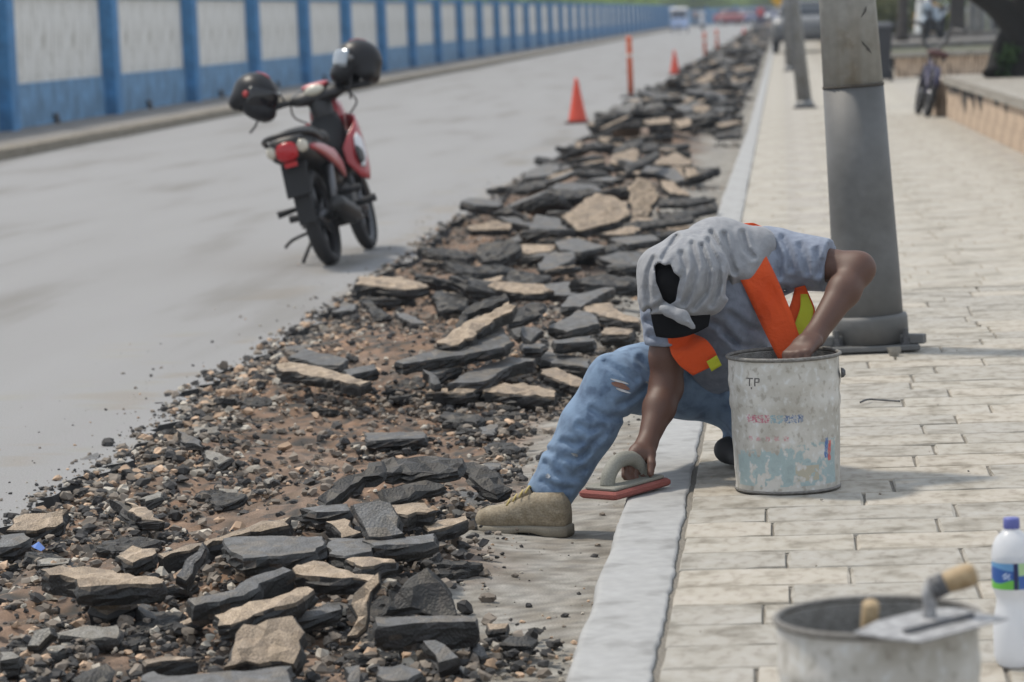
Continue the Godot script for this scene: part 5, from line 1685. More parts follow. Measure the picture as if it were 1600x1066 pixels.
# ------------------------------------------------------------------ motorcycle
func make_wheel(R: float, w: float) -> Array:
	# tyre, rim with spokes, hub; axle along x
	var ax := Basis(Vector3.FORWARD, PI / 2)
	var ty := lathe([[R - 0.06, -w * 0.42], [R - 0.025, -w * 0.5], [R - 0.008, -w * 0.36], [R, 0.0], [R - 0.008, w * 0.36], [R - 0.025, w * 0.5], [R - 0.06, w * 0.42], [R - 0.062, 0.0], [R - 0.06, -w * 0.42]], 40, ax)
	var st := stool()
	lathe([[R - 0.062, -w * 0.3], [R - 0.055, -w * 0.36], [R - 0.055, w * 0.36], [R - 0.062, w * 0.3], [R - 0.075, 0.0], [R - 0.062, -w * 0.3]], 32, ax, Vector3.ZERO, st)
	for k in 6:
		var a := TAU * k / 6
		var d := Vector3(0, cos(a), sin(a))
		add_tube(st, [d * 0.03, d * (R - 0.06)], [0.014, 0.010], 6)
	lathe([[0.001, -0.05], [0.04, -0.05], [0.055, -0.02], [0.055, 0.02], [0.04, 0.05], [0.001, 0.05]], 18, ax, Vector3.ZERO, st)
	return [ty, mesh_of(st)]

func loft(secs: Array, n := 18) -> ArrayMesh:
	# sections: [z, centre y, half width, half height, squareness, centre x]
	var st := stool(); var rings := []
	for s in secs:
		var pw: float = s[4] if s.size() > 4 else 0.8
		rings.append(ring(Vector3(s[5] if s.size() > 5 else 0.0, s[1], s[0]), Vector3(s[2], 0, 0), Vector3(0, s[3], 0), n, pw))
	skin(st, rings)
	return mesh_of(st)

func make_motorcycle(label: String, pos: Vector3, basis: Basis, paint: Material) -> Node3D:
	var t := thing("motorcycle", label, "motorcycle", pos, basis)
	var R := 0.285
	var blk := mk(lin(0.014, 0.014, 0.015), 0.5)
	var matte := rough_mat(lin(0.02, 0.02, 0.021), 0.75, M.grain, 5.0, null, 1.0, null, 0.0, false, false)
	var metal := rough_mat(lin(0.08, 0.08, 0.08), 0.55, M.grain, 5.0, null, 1.0, null, 0.0, false, false); metal.metallic = 0.6
	var alloy := mk(lin(0.11, 0.11, 0.115), 0.4, 0.7)
	var rubber: Material = M.rubber
	for w in [[0.0, 0.088], [-1.2, 0.075]]:
		var m := make_wheel(R, w[1])
		var o := part("wheel", m[0], rubber, t, Transform3D(Basis.IDENTITY, Vector3(0, R, w[0])))
		part("rim", m[1], alloy, o)
	# rear mudguard with plate holder, hanging over the wheel
	var st := stool()
	var rings := []
	for k in 12:
		var a := deg_to_rad(lerpf(-35.0, 62.0, k / 11.0))
		var d := Vector3(0, cos(a), sin(a))
		var c := Vector3(0, R + 0.05, 0.0) + d * lerpf(0.31, 0.37, k / 11.0)
		if k == 11: c += Vector3(0, -0.05, 0.02)
		rings.append(ring(c, Vector3(0.062, 0, 0), d * 0.012, 12, 0.5))
	skin(st, rings)
	part("rear_mudguard", mesh_of(st), matte, t)
	st = stool(-1)
	add_box(st, Vector3(0.15, 0.20, 0.012), Transform3D(Basis(Vector3.RIGHT, -0.25), Vector3(0, 0.535, 0.335)), 0.004)
	add_box(st, Vector3(0.1, 0.3, 0.02), Transform3D(Basis(Vector3.RIGHT, -0.12), Vector3(0, 0.42, 0.32)), 0.004)
	part("plate_holder", mesh_of(st), matte, t)
	# tail
	var tail := part("tail_cowl", loft([[0.40, 0.725, 0.03, 0.02], [0.385, 0.72, 0.09, 0.06], [0.33, 0.715, 0.118, 0.085], [0.2, 0.70, 0.125, 0.085], [0.0, 0.675, 0.125, 0.09], [-0.25, 0.62, 0.125, 0.10], [-0.42, 0.55, 0.10, 0.11]], 20), blk, t)
	for s in [-1.0, 1.0]:
		part("side_panel", loft([[0.30, 0.70, 0.012, 0.012, 0.8, s * 0.116], [0.18, 0.69, 0.016, 0.026, 0.8, s * 0.121], [0.0, 0.66, 0.018, 0.04, 0.8, s * 0.126], [-0.25, 0.60, 0.02, 0.06, 0.8, s * 0.128], [-0.45, 0.53, 0.014, 0.06, 0.8, s * 0.118]], 14), paint, t)
	part("tail_light", loft([[0.408, 0.70, 0.052, 0.045], [0.396, 0.70, 0.066, 0.056], [0.35, 0.70, 0.066, 0.056]], 16), mk(lin(0.38, 0.012, 0.018), 0.25), t)
	for s in [-1.0, 1.0]:
		part("turn_signal", loft([[0.393, 0.715, 0.022, 0.026, 0.9, s * 0.088], [0.38, 0.715, 0.032, 0.038, 0.9, s * 0.09], [0.33, 0.715, 0.03, 0.038, 0.9, s * 0.09]], 14), mk(lin(0.5, 0.46, 0.38), 0.2), t)
	part("reflector", box(Vector3(0.075, 0.03, 0.012), 0.003), mk(lin(0.42, 0.012, 0.015), 0.3), t, Transform3D(Basis.IDENTITY, Vector3(0, 0.625, 0.372)))
	part("grab_rail", tube(curve([Vector3(-0.14, 0.73, 0.05), Vector3(-0.145, 0.775, 0.25), Vector3(-0.1, 0.795, 0.38), Vector3(0, 0.80, 0.425), Vector3(0.1, 0.795, 0.38), Vector3(0.145, 0.775, 0.25), Vector3(0.14, 0.73, 0.05)], 5), 0.016, 8), blk, t)
	part("seat", loft([[0.33, 0.775, 0.06, 0.015], [0.28, 0.785, 0.11, 0.035], [0.05, 0.785, 0.125, 0.045], [-0.12, 0.745, 0.13, 0.05], [-0.32, 0.735, 0.115, 0.05], [-0.5, 0.745, 0.07, 0.045], [-0.56, 0.755, 0.03, 0.025]], 18), matte, t)
	# underbone, engine
	st = stool()
	add_tube(st, curve([Vector3(0, 0.62, -0.35), Vector3(0, 0.48, -0.62), Vector3(0, 0.55, -0.85), Vector3(0, 0.86, -0.97)], 5), 0.05, 10)
	part("frame", mesh_of(st), blk, t)
	st = stool(-1)
	add_box(st, Vector3(0.24, 0.2, 0.34), Transform3D(Basis.IDENTITY, Vector3(0, 0.30, -0.48)), 0.04)
	lathe([[0.001, -0.14], [0.09, -0.14], [0.1, -0.1], [0.1, 0.1], [0.09, 0.15], [0.001, 0.15]], 18, Basis(Vector3.FORWARD, PI / 2), Vector3(0, 0.30, -0.42), st)
	lathe([[0.001, 0.0], [0.055, 0.0], [0.07, 0.05], [0.07, 0.18], [0.001, 0.18]], 14, Basis(Vector3.RIGHT, -1.4), Vector3(0, 0.36, -0.6), st)
	part("engine", mesh_of(st), metal, t)
	for s in [-1.0, 1.0]:
		st = stool(-1); add_box(st, Vector3(0.03, 0.05, 0.46), Transform3D(Basis(Vector3.RIGHT, 0.03), Vector3(s * 0.085, 0.29, -0.17)), 0.008)
		part("swingarm", mesh_of(st), blk, t)
		st = stool(); add_tube(st, [Vector3(s * 0.1, 0.32, -0.02), Vector3(s * 0.1, 0.62, -0.16)], 0.03, 10)
		part("shock_absorber", mesh_of(st), alloy, t)
		part("fork", tube([Vector3(s * 0.075, R, -1.2), Vector3(s * 0.075, 0.62, -1.05), Vector3(s * 0.06, 0.85, -0.98)], 0.024, 10), alloy, t)
		part("footpeg", tube([Vector3(s * 0.1, 0.30, -0.42), Vector3(s * 0.27, 0.315, -0.42)], [0.014, 0.024], 8), rubber, t)
	part("footpeg", tube([Vector3(-0.1, 0.37, -0.08), Vector3(-0.25, 0.36, -0.05)], [0.012, 0.022], 8), rubber, t)
	part("footpeg", tube([Vector3(0.1, 0.39, -0.08), Vector3(0.27, 0.4, -0.05)], [0.012, 0.022], 8), rubber, t)
	part("gear_lever", tube([Vector3(-0.15, 0.27, -0.6), Vector3(-0.16, 0.24, -0.4), Vector3(-0.2, 0.25, -0.38)], 0.009, 6), metal, t)
	part("muffler", tube(curve([Vector3(0.12, 0.22, -0.6), Vector3(0.15, 0.24, -0.3), Vector3(0.165, 0.29, 0.0), Vector3(0.175, 0.35, 0.28)], 4), [0.018, 0.02, 0.022, 0.026, 0.034, 0.05, 0.056, 0.058, 0.058, 0.058, 0.056, 0.05, 0.04], 14), metal, t)
	st = stool()
	add_tube(st, [Vector3(-0.09, 0.24, -0.3), Vector3(-0.2, 0.07, -0.2), Vector3(-0.235, 0.0, -0.17)], 0.012, 8)
	add_tube(st, [Vector3(-0.235, 0.004, -0.17), Vector3(-0.27, 0.012, -0.1)], 0.012, 6)
	part("kickstand", mesh_of(st), metal, t)
	part("centre_stand", tube(curve([Vector3(-0.1, 0.22, -0.25), Vector3(-0.2, 0.2, -0.05), Vector3(-0.24, 0.17, 0.02)], 4), 0.01, 6), metal, t)
	# leg shields: painted, with a pale scoop on each
	for s in [-1.0, 1.0]:
		var o := part("leg_shield", loft([[-0.62, 0.60, 0.006, 0.05, 0.8, s * 0.12], [-0.68, 0.59, 0.016, 0.14, 0.8, s * 0.165], [-0.76, 0.60, 0.02, 0.18, 0.8, s * 0.195], [-0.86, 0.64, 0.02, 0.19, 0.8, s * 0.185], [-0.98, 0.70, 0.02, 0.15, 0.8, s * 0.12]], 16), paint, t)
		part("scoop", loft([[-0.665, 0.60, 0.006, 0.03, 0.9, s * 0.185], [-0.68, 0.60, 0.01, 0.09, 0.9, s * 0.187], [-0.72, 0.61, 0.012, 0.11, 0.9, s * 0.2], [-0.76, 0.62, 0.006, 0.06, 0.9, s * 0.215]], 12), mk(lin(0.6, 0.6, 0.62), 0.35), o)
		part("scoop_vent", loft([[-0.655, 0.585, 0.004, 0.02, 0.9, s * 0.186], [-0.668, 0.585, 0.008, 0.06, 0.9, s * 0.188], [-0.72, 0.585, 0.006, 0.05, 0.9, s * 0.206]], 12), blk, o)
	part("inner_shield", loft([[-0.72, 0.6, 0.10, 0.12], [-0.82, 0.66, 0.13, 0.2], [-0.92, 0.72, 0.1, 0.2]], 16), matte, t)
	# front end
	part("front_mudguard", loft([[-0.98, 0.50, 0.02, 0.012], [-1.06, 0.57, 0.06, 0.025], [-1.2, 0.60, 0.065, 0.02], [-1.36, 0.55, 0.055, 0.025], [-1.45, 0.46, 0.03, 0.02]], 14), paint, t)
	part("front_cowl", loft([[-0.90, 0.84, 0.05, 0.06], [-0.94, 0.84, 0.10, 0.13], [-1.02, 0.84, 0.11, 0.14], [-1.09, 0.80, 0.07, 0.1], [-1.12, 0.78, 0.03, 0.05]], 16), paint, t)
	part("handlebar_cover", loft([[-0.80, 0.985, 0.10, 0.022], [-0.83, 0.99, 0.17, 0.045], [-0.90, 1.0, 0.18, 0.055], [-0.98, 0.99, 0.13, 0.05], [-1.04, 0.97, 0.06, 0.03]], 18), blk, t)
	part("speedometer", loft([[-0.785, 1.025, 0.05, 0.024, 1.0], [-0.80, 1.028, 0.062, 0.032, 1.0], [-0.86, 1.03, 0.064, 0.034, 1.0]], 18), mk(lin(0.50, 0.48, 0.40), 0.3), t)
	part("headlight_trim", loft([[-0.82, 1.05, 0.07, 0.014], [-0.88, 1.06, 0.09, 0.018], [-0.98, 1.045, 0.07, 0.02]], 14), paint, t)
	part("headlight", loft([[-1.0, 0.97, 0.09, 0.055], [-1.05, 0.96, 0.075, 0.045], [-1.075, 0.955, 0.03, 0.02]], 16), mk(lin(0.6, 0.6, 0.6), 0.12), t)
	part("steering_column", tube([Vector3(0, 0.7, -0.93), Vector3(0, 0.99, -0.87)], [0.06, 0.075], 14), blk, t)
	for s in [-1.0, 1.0]:
		part("grip", tube([Vector3(s * 0.13, 0.99, -0.87), Vector3(s * 0.22, 0.995, -0.84), Vector3(s * 0.345, 0.985, -0.79)], [0.014, 0.02, 0.021], 10), rubber, t)
		part("brake_lever", tube([Vector3(s * 0.2, 0.985, -0.89), Vector3(s * 0.34, 0.975, -0.87)], 0.007, 6), metal, t)
		part("mirror_stem", tube([Vector3(s * 0.2, 1.0, -0.87), Vector3(s * 0.24, 1.10, -0.86)], 0.006, 6), blk, t)
	for s in [-1.0, 1.0]:
		part("cable", tube(curve([Vector3(s * 0.18, 0.98, -0.88), Vector3(s * 0.2, 0.9, -1.0), Vector3(s * 0.1, 0.8, -1.06), Vector3(s * 0.08, 0.6, -1.06)], 4), 0.006, 6), M.black, t)
	return t

func make_helmet(label: String, pos: Vector3, basis: Basis, visor_m: Material, accent: Material) -> Node3D:
	# local: face looks along -z, crown up y
	var t := thing("motorcycle_helmet", label, "helmet", pos, basis)
	var f := Field.new(Vector3(-0.19, -0.2, -0.21), Vector3(0.19, 0.19, 0.2), 0.0085)
	f.blob(Vector3(0, 0.02, 0.005), Vector3(0.124, 0.13, 0.148), Basis.IDENTITY, 0.02)
	f.blob(Vector3(0, -0.075, -0.055), Vector3(0.10, 0.07, 0.105), Basis.IDENTITY, 0.05)
	f.bone(Vector3(-0.06, -0.06, 0.09), Vector3(0.06, -0.06, 0.09), 0.045, 0.045, 0.05)
	f.blob(Vector3(0, -0.03, 0.01), Vector3(0.098, 0.115, 0.118), Basis.IDENTITY, 0.008, true)
	f.blob(Vector3(0, -0.22, 0.01), Vector3(0.098, 0.13, 0.125), Basis.IDENTITY, 0.02, true)
	f.blob(Vector3(0, 0.012, -0.17), Vector3(0.14, 0.05, 0.1), Basis.IDENTITY, 0.01, true)
	part("shell", field_mesh(f), mk(lin(0.014, 0.014, 0.016), 0.38, 0.0, 0.35), t)
	# visor: a curved band across the opening
	var st := stool()
	var rows := []
	for i in 6:
		var v := i / 5.0 * 2.0 - 1.0
		var r := PackedVector3Array()
		for side in 2:
			for k in 17:
				var a := deg_to_rad(lerpf(-78, 78, k / 16.0)) * (1.0 if side == 0 else -1.0)
				var rr := sqrt(1.0 - 0.12 * v * v) - (0.02 if side == 1 else 0.0)
				r.append(Vector3(sin(a) * 0.13 * rr, 0.012 + v * 0.055, 0.0 - cos(a) * 0.152 * rr))
		rows.append(r)
	skin(st, rows)
	part("visor", mesh_of(st), visor_m, t)
	for s in [-1.0, 1.0]:
		part("visor_pivot", lathe([[0.001, 0.0], [0.022, 0.0], [0.018, 0.008], [0.001, 0.009]], 14, Basis(Vector3.FORWARD, s * PI / 2), Vector3(s * 0.122, 0.012, -0.012)), accent, t)
	part("crown_mark", loft([[0.03, 0.151, 0.008, 0.003], [-0.02, 0.152, 0.02, 0.003], [-0.07, 0.138, 0.01, 0.003]], 10), mk(lin(0.4, 0.06, 0.07), 0.4), t)
	part("chin_strap", tube(curve([Vector3(-0.09, -0.06, 0.0), Vector3(-0.07, -0.17, 0.0), Vector3(-0.03, -0.22, 0.0)], 4), 0.007, 6), M.black, t)
	return t

func build_motorcycles() -> void:
	var red := mk(lin(0.31, 0.012, 0.02), 0.3); red.clearcoat_enabled = true; red.clearcoat = 0.6
	var rear := at_y(520, 414, ROAD); var front := at_y(577, 390, ROAD)
	var fwd := front - rear; fwd.y = 0.0; fwd = fwd.normalized()
	var b := Basis(Vector3.UP.cross(-fwd).normalized(), Vector3.UP, -fwd)
	b = b * Basis(Vector3.BACK, deg_to_rad(13.0))
	make_motorcycle("red and black motorcycle leaning on its stand with helmets on the handlebar", rear, b, red)
	var hz := rear.z - 0.87
	var smoke := mk(lin(0.012, 0.012, 0.014), 0.08); var mirror := mk(lin(0.30, 0.33, 0.36), 0.2, 0.5)
	var acc := mk(lin(0.12, 0.12, 0.12), 0.3, 0.8)
	make_helmet("black helmet hanging chin down from the motorcycle's left grip", at_z(399, 152, hz), Basis(Vector3.UP, deg_to_rad(-118)) * Basis(Vector3.RIGHT, deg_to_rad(-14)) * Basis(Vector3.BACK, deg_to_rad(8)), smoke, mk(lin(0.35, 0.03, 0.03), 0.4))
	make_helmet("black helmet with shiny visor lying on the motorcycle's right grip", at_z(558, 100, hz), Basis(Vector3.UP, deg_to_rad(82)) * Basis(Vector3.RIGHT, deg_to_rad(8)) * Basis(Vector3.BACK, deg_to_rad(-12)), mirror, acc)

# ------------------------------------------------------------------ planters, bicycle, bin and park on the right
func wall_block(pts: Array, y0: float, y1: float) -> ArrayMesh:
	# upright prism over a ground outline (counter-clockwise seen from above)
	var st := stool(-1)
	var a := PackedVector3Array(); var b := PackedVector3Array()
	for p in pts:
		a.append(Vector3(p.x, y0, p.y)); b.append(Vector3(p.x, y1, p.y))
	skin(st, [a, b])
	return mesh_of(st)

func build_right_side() -> void:
	# stained cream render: dark water runs below the coping
	var runs := noise_tex(81, 0.035, Color(0.12, 0.11, 0.10), Color.WHITE, 5, Color(0.97, 0.95, 0.92), 0.44, 512)
	var cream := rough_mat(lin(0.60, 0.47, 0.36), 0.9, noise_tex(82, 0.03, grey(0.85), grey(1.0), 4), 0.8, runs, 0.5)
	cream.uv2_scale = Vector3(1.1, 0.16, 1.1)
	var stone := rough_mat(lin(0.50, 0.47, 0.42), 0.9, M.grain, 1.0, noise_tex(83, 0.02, Color(0.6, 0.58, 0.55), Color.WHITE, 5, Color(0.96, 0.95, 0.93), 0.38), 0.5, M.bumps, 0.2)
	var V := func(x: float, z: float) -> Vector2: return Vector2(x, z)
	var t := thing("planter_wall", "low cream seat wall with black water stains under its grey top", "planter wall", Vector3(1.8, 0, -35.4))
	var bk := Transform3D(Basis.IDENTITY, -t.position)
	part("wall", wall_block([V.call(1.80, -35.4), V.call(2.15, -16.0), V.call(3.4, -16.0), V.call(3.05, -35.4)], -0.02, 0.385), cream, t, bk)
	part("coping", wall_block([V.call(1.76, -35.46), V.call(2.11, -15.95), V.call(3.45, -15.95), V.call(3.1, -35.46)], 0.385, 0.47), stone, t, bk)
	part("end_pier", wall_block([V.call(1.68, -37.0), V.call(1.70, -35.9), V.call(3.1, -35.47), V.call(3.1, -37.0)], -0.02, 0.40), cream, t, bk)
	# black algae runs below the coping, each with its own ragged outline
	var algae := rough_mat(lin(0.07, 0.064, 0.056), 0.95, M.grain, 3.0)
	var r3 := RandomNumberGenerator.new(); r3.seed = 21
	for k in 46:
		var f := r3.randf()
		if k < 16: f = r3.randf() * 0.25
		var wdt := r3.randf_range(0.02, 0.11) * (2.0 if r3.randf() < 0.2 else 1.0); var dp := r3.randf_range(0.05, 0.2) * (1.7 if r3.randf() < 0.25 else 1.0)
		var s4 := stool(-1)
		var top_p := PackedVector3Array(); var bot_p := PackedVector3Array()
		for e in 6:
			var zz := lerpf(-35.35, -16.2, f) + wdt * 3.0 * (e / 5.0)
			var xx := lerpf(1.80, 2.15, (zz + 35.4) / 19.4) - 0.004
			top_p.append(Vector3(xx, 0.384, zz)); bot_p.append(Vector3(xx, 0.384 - dp * r3.randf_range(0.25, 1.0), zz))
		for e in 5: quad(s4, top_p[e], bot_p[e], bot_p[e + 1], top_p[e + 1])
		part("water_stain", mesh_of(s4), algae, t, bk)
	t = thing("planter_wall", "low cream planter wall crossing behind the leaning bicycle", "planter wall", Vector3(2.0, 0, -55.5))
	bk = Transform3D(Basis.IDENTITY, -t.position)
	part("wall", wall_block([V.call(1.96, -56.0), V.call(1.96, -55.5), V.call(9.0, -55.5), V.call(9.0, -56.0)], -0.02, 0.35), cream, t, bk)
	part("coping", wall_block([V.call(1.90, -56.1), V.call(1.90, -55.42), V.call(9.0, -55.42), V.call(9.0, -56.1)], 0.35, 0.43), stone, t, bk)
	# park behind: raised lawn, path, kerb
	var st := stool()
	quad(st, Vector3(1.96, 0.36, -56), Vector3(20, 0.36, -56), Vector3(20, 0.36, -66), Vector3(1.96, 0.36, -66))
	setting("lawn", mesh_of(st), rough_mat(lin(0.16, 0.17, 0.08), 0.95, M.grain, 1.0, M.blotch, 0.2))
	st = stool()
	quad(st, Vector3(1.5, 0.37, -66), Vector3(25, 0.37, -66), Vector3(25, 0.37, -82), Vector3(1.5, 0.37, -82))
	setting("park_path", mesh_of(st), M.path)
	st = stool()
	quad(st, Vector3(1.2, 0.42, -82), Vector3(40, 0.42, -82), Vector3(40, 0.42, -260), Vector3(1.2, 0.42, -260))
	setting("park_lawn", mesh_of(st), rough_mat(lin(0.13, 0.15, 0.06), 0.95, M.grain, 1.0, M.blotch, 0.1))
	st = stool(-1)
	add_box(st, Vector3(24, 0.14, 0.25), Transform3D(Basis.IDENTITY, Vector3(13.3, 0.42, -66.0)), 0.02)
	add_box(st, Vector3(24, 0.16, 0.3), Transform3D(Basis.IDENTITY, Vector3(13.3, 0.44, -81.9)), 0.02)
	setting("park_kerb", mesh_of(st), M.path)
	# wheeled bin
	var bp := at_y(1371, 127, 0.0)
	t = thing("wheeled_bin", "dark grey wheeled rubbish bin standing behind the thick leaning post", "bin", bp)
	var bin_m := mk(lin(0.022, 0.024, 0.03), 0.6)
	var rings := []
	for l in [[0.03, 0.21, 0.22], [0.1, 0.215, 0.24], [0.80, 0.26, 0.30], [0.86, 0.275, 0.31], [0.90, 0.275, 0.31]]:
		var r := PackedVector3Array()
		for p in [Vector2(-1, 1), Vector2(-0.9, 1.05), Vector2(0.9, 1.05), Vector2(1, 1), Vector2(1, -1), Vector2(0.9, -1.05), Vector2(-0.9, -1.05), Vector2(-1, -1)]:
			r.append(Vector3(p.x * l[1], l[0], p.y * l[2]))
		rings.append(r)
	st = stool(-1); skin(st, rings)
	part("body", mesh_of(st), bin_m, t)
	part("lid", loft([[0.33, 0.90, 0.26, 0.02, 0.5], [0.2, 0.93, 0.285, 0.04, 0.5], [-0.2, 0.945, 0.285, 0.05, 0.5], [-0.36, 0.93, 0.26, 0.03, 0.5]], 18), bin_m, t)
	part("handle", tube([Vector3(0.27, 0.90, -0.1), Vector3(0.37, 0.96, -0.1), Vector3(0.37, 0.96, 0.1), Vector3(0.27, 0.90, 0.1)], 0.018, 6), bin_m, t)
	for s in [-1.0, 1.0]:
		part("wheel", lathe([[0.001, -0.03], [0.1, -0.03], [0.1, 0.03], [0.001, 0.03]], 18, Basis(Vector3.FORWARD, PI / 2), Vector3(s * 0.235, 0.1, 0.12)), M.rubber, t)
	bicycle()
	# big dark tree growing in the planter
	ficus()
	# park planting
	var g1 := Color(0.055, 0.085, 0.022); var g2 := Color(0.10, 0.16, 0.02)
	bush("flowering_bush", "round bush covered in orange yellow blossom in the park", at_z(1455, 22, -92), 0.55, Color(0.62, 0.33, 0.02), 5)
	bush("lime_bush", "bright lime green bush beside the orange blossom bush", at_z(1476, 24, -93), 0.5, Color(0.25, 0.36, 0.02), 6)
	bush("low_bush", "low dull green bush at the park edge behind the bin", at_z(1398, 40, -90), 0.8, Color(0.10, 0.11, 0.035), 7)
	bush("low_bush", "dark green bush growing under the park palms", at_z(1420, 20, -96), 0.9, Color(0.035, 0.05, 0.015), 8)
	var bark := rough_mat(lin(0.12, 0.10, 0.085), 0.9, M.grain, 1.0, M.blotch, 0.5)
	var pale := rough_mat(lin(0.42, 0.41, 0.40), 0.85, M.grain, 1.0, M.blotch, 0.4)
	var white := mk(lin(0.72, 0.72, 0.72), 0.85)
	var k := 0
	for q in [[1410, 64, 0.13, 0, "slim dark park tree nearest the wheeled bin", -78.0], [1440, 60, 0.16, 2, "park tree with a white painted trunk left of the orange bush", -84.0], [1495, 58, 0.22, 0, "thick dark park trunk behind the bicycle handlebar", -84.0], [1518, 56, 0.13, 1, "pale slender park trunk, slightly leaning", -88.0], [1532, 56, 0.10, 1, "pale thin park trunk beside the leaning pale trunk", -90.0], [1386, 48, 0.3, 0, "reddish brown broad trunk behind the wheeled bin", -104.0]]:
		var p := at_z(q[0], q[1], q[5]); p.y = 0.38
		park_tree(p, q[2], [bark, pale, pale][q[3]] if k != 5 else rough_mat(lin(0.17, 0.09, 0.06), 0.9, M.grain, 1.0), white if q[3] == 2 else null, q[4], 20 + k)
		k += 1
	# parked scooters with pale mirrors and a person standing in the park
	standing_person(at_z(1562, 60, -86), 1.0, lin(0.36, 0.37, 0.42), lin(0.05, 0.05, 0.06), "person in pale grey shirt standing in the park by the dark tree")
	standing_person(at_z(1543, 58, -90), 0.96, lin(0.62, 0.62, 0.62), lin(0.3, 0.3, 0.3), "person in white standing in the park behind the pale trunks")
	var sc := mk(lin(0.30, 0.36, 0.42), 0.3)
	var m2 := make_motorcycle("pale blue parked scooter in the park behind the bicycle", Vector3(at_z(1470, 62, -79).x, 0.37, -79.0), Basis(Vector3.UP, deg_to_rad(160)), sc)

func bicycle() -> void:
	var p := at_y(1448, 183, 0.0)
	var toward := Vector3(-0.06, 0, -1.0).normalized()
	var b := Basis(Vector3.UP.cross(-toward).normalized(), Vector3.UP, -toward) * Basis(Vector3.BACK, deg_to_rad(-13.0)) * Basis.from_scale(Vector3.ONE * 1.08)
	var t := thing("bicycle", "small dark cruiser bicycle with brown saddle leaning on the seat wall's end", "bicycle", p, b)
	var fr := mk(lin(0.03, 0.026, 0.06), 0.5); var dk := mk(lin(0.02, 0.02, 0.022), 0.5)
	var R := 0.255
	for z in [0.0, -0.92]:
		var ax := Basis(Vector3.FORWARD, PI / 2)
		var prof := []
		for k in 9: prof.append([R - 0.033 + cos(TAU * k / 8) * 0.033, sin(TAU * k / 8) * 0.033])
		var w := part("wheel", lathe(prof, 36, ax), M.rubber, t, Transform3D(Basis.IDENTITY, Vector3(0, R, z)))
		var st := stool()
		lathe([[R - 0.055, -0.012], [R - 0.046, -0.014], [R - 0.046, 0.014], [R - 0.055, 0.012], [R - 0.055, -0.012]], 32, ax, Vector3.ZERO, st)
		for k in 18:
			var a := TAU * k / 18
			add_tube(st, [Vector3(0.015 if k % 2 == 0 else -0.015, cos(a) * 0.02, sin(a) * 0.02), Vector3(0, cos(a) * (R - 0.05), sin(a) * (R - 0.05))], 0.0022, 4)
		lathe([[0.001, -0.04], [0.022, -0.04], [0.022, 0.04], [0.001, 0.04]], 12, ax, Vector3.ZERO, st)
		part("spokes", mesh_of(st), mk(lin(0.35, 0.35, 0.36), 0.4, 0.8), w)
		st = stool()
		var rings := []
		for k in 10:
			var a := deg_to_rad(lerpf(-60, 75, k / 9.0))
			var d := Vector3(0, cos(a), sin(a))
			rings.append(ring(Vector3(0, R, z) + d * (R + 0.022), Vector3(0.035, 0, 0), d * 0.006, 10, 0.7))
		skin(st, rings)
		part("mudguard", mesh_of(st), fr, t)
	var st := stool()
	var bb := Vector3(0, 0.26, -0.38); var seat := Vector3(0, 0.58, -0.24); var hd := Vector3(0, 0.62, -0.76); var hb := Vector3(0, 0.50, -0.80)
	for s in [-1.0, 1.0]:
		add_tube(st, [Vector3(s * 0.05, R, 0), bb + Vector3(s * 0.03, 0, 0)], 0.010, 8)
		add_tube(st, [Vector3(s * 0.05, R, 0), seat + Vector3(s * 0.015, -0.05, 0)], 0.009, 8)
		add_tube(st, [Vector3(s * 0.05, R, -0.92), hb + Vector3(s * 0.03, -0.02, -0.01)], 0.012, 8)
	add_tube(st, [bb, seat], 0.016, 10); add_tube(st, [bb, hb], 0.019, 10); add_tube(st, curve([seat + Vector3(0, -0.06, 0), Vector3(0, 0.5, -0.5), hd], 4), 0.017, 10); add_tube(st, [hb, hd + Vector3(0, 0.05, 0.01)], 0.021, 10)
	part("frame", mesh_of(st), fr, t)
	part("seat_post", tube([seat, seat + Vector3(0, 0.07, 0.02)], 0.013, 8), dk, t)
	part("saddle", loft([[-0.1, 0.665, 0.105, 0.02], [-0.12, 0.67, 0.12, 0.04], [-0.2, 0.675, 0.10, 0.04], [-0.29, 0.675, 0.05, 0.03], [-0.37, 0.67, 0.02, 0.015]], 16), mk(lin(0.085, 0.035, 0.03), 0.5), t)
	for s in [-1.0, 1.0]:
		part("saddle_spring", tube([Vector3(s * 0.07, 0.64, -0.13), Vector3(s * 0.07, 0.6, -0.14)], 0.018, 8), dk, t)
	st = stool()
	for s in [-1.0, 1.0]:
		add_tube(st, curve([hd + Vector3(0, 0.08, 0.0), Vector3(s * 0.07, 0.73, -0.75), Vector3(s * 0.13, 0.83, -0.75), Vector3(s * 0.15, 0.93, -0.74), Vector3(s * 0.2, 0.955, -0.7), Vector3(s * 0.27, 0.955, -0.62)], 4), 0.019, 8)
	part("handlebar", mesh_of(st), mk(lin(0.04, 0.04, 0.042), 0.4), t)
	for s in [-1.0, 1.0]:
		part("grip", tube([Vector3(s * 0.25, 0.955, -0.645), Vector3(s * 0.29, 0.955, -0.55)], 0.018, 8), dk, t)
	st = stool()
	lathe([[0.001, -0.006], [0.075, -0.006], [0.075, 0.006], [0.001, 0.006]], 20, Basis(Vector3.FORWARD, PI / 2), bb + Vector3(0.05, 0, 0), st)
	add_tube(st, [bb + Vector3(0.06, 0, 0), bb + Vector3(0.07, -0.14, 0.06)], 0.009, 6); add_tube(st, [bb + Vector3(-0.06, 0, 0), bb + Vector3(-0.07, 0.14, -0.06)], 0.009, 6)
	part("crankset", mesh_of(st), dk, t)
	for s in [-1.0, 1.0]:
		part("pedal", box(Vector3(0.08, 0.02, 0.06), 0.004), dk, t, Transform3D(Basis.IDENTITY, bb + Vector3(s * 0.12, -0.14 * s, 0.06 * s)))

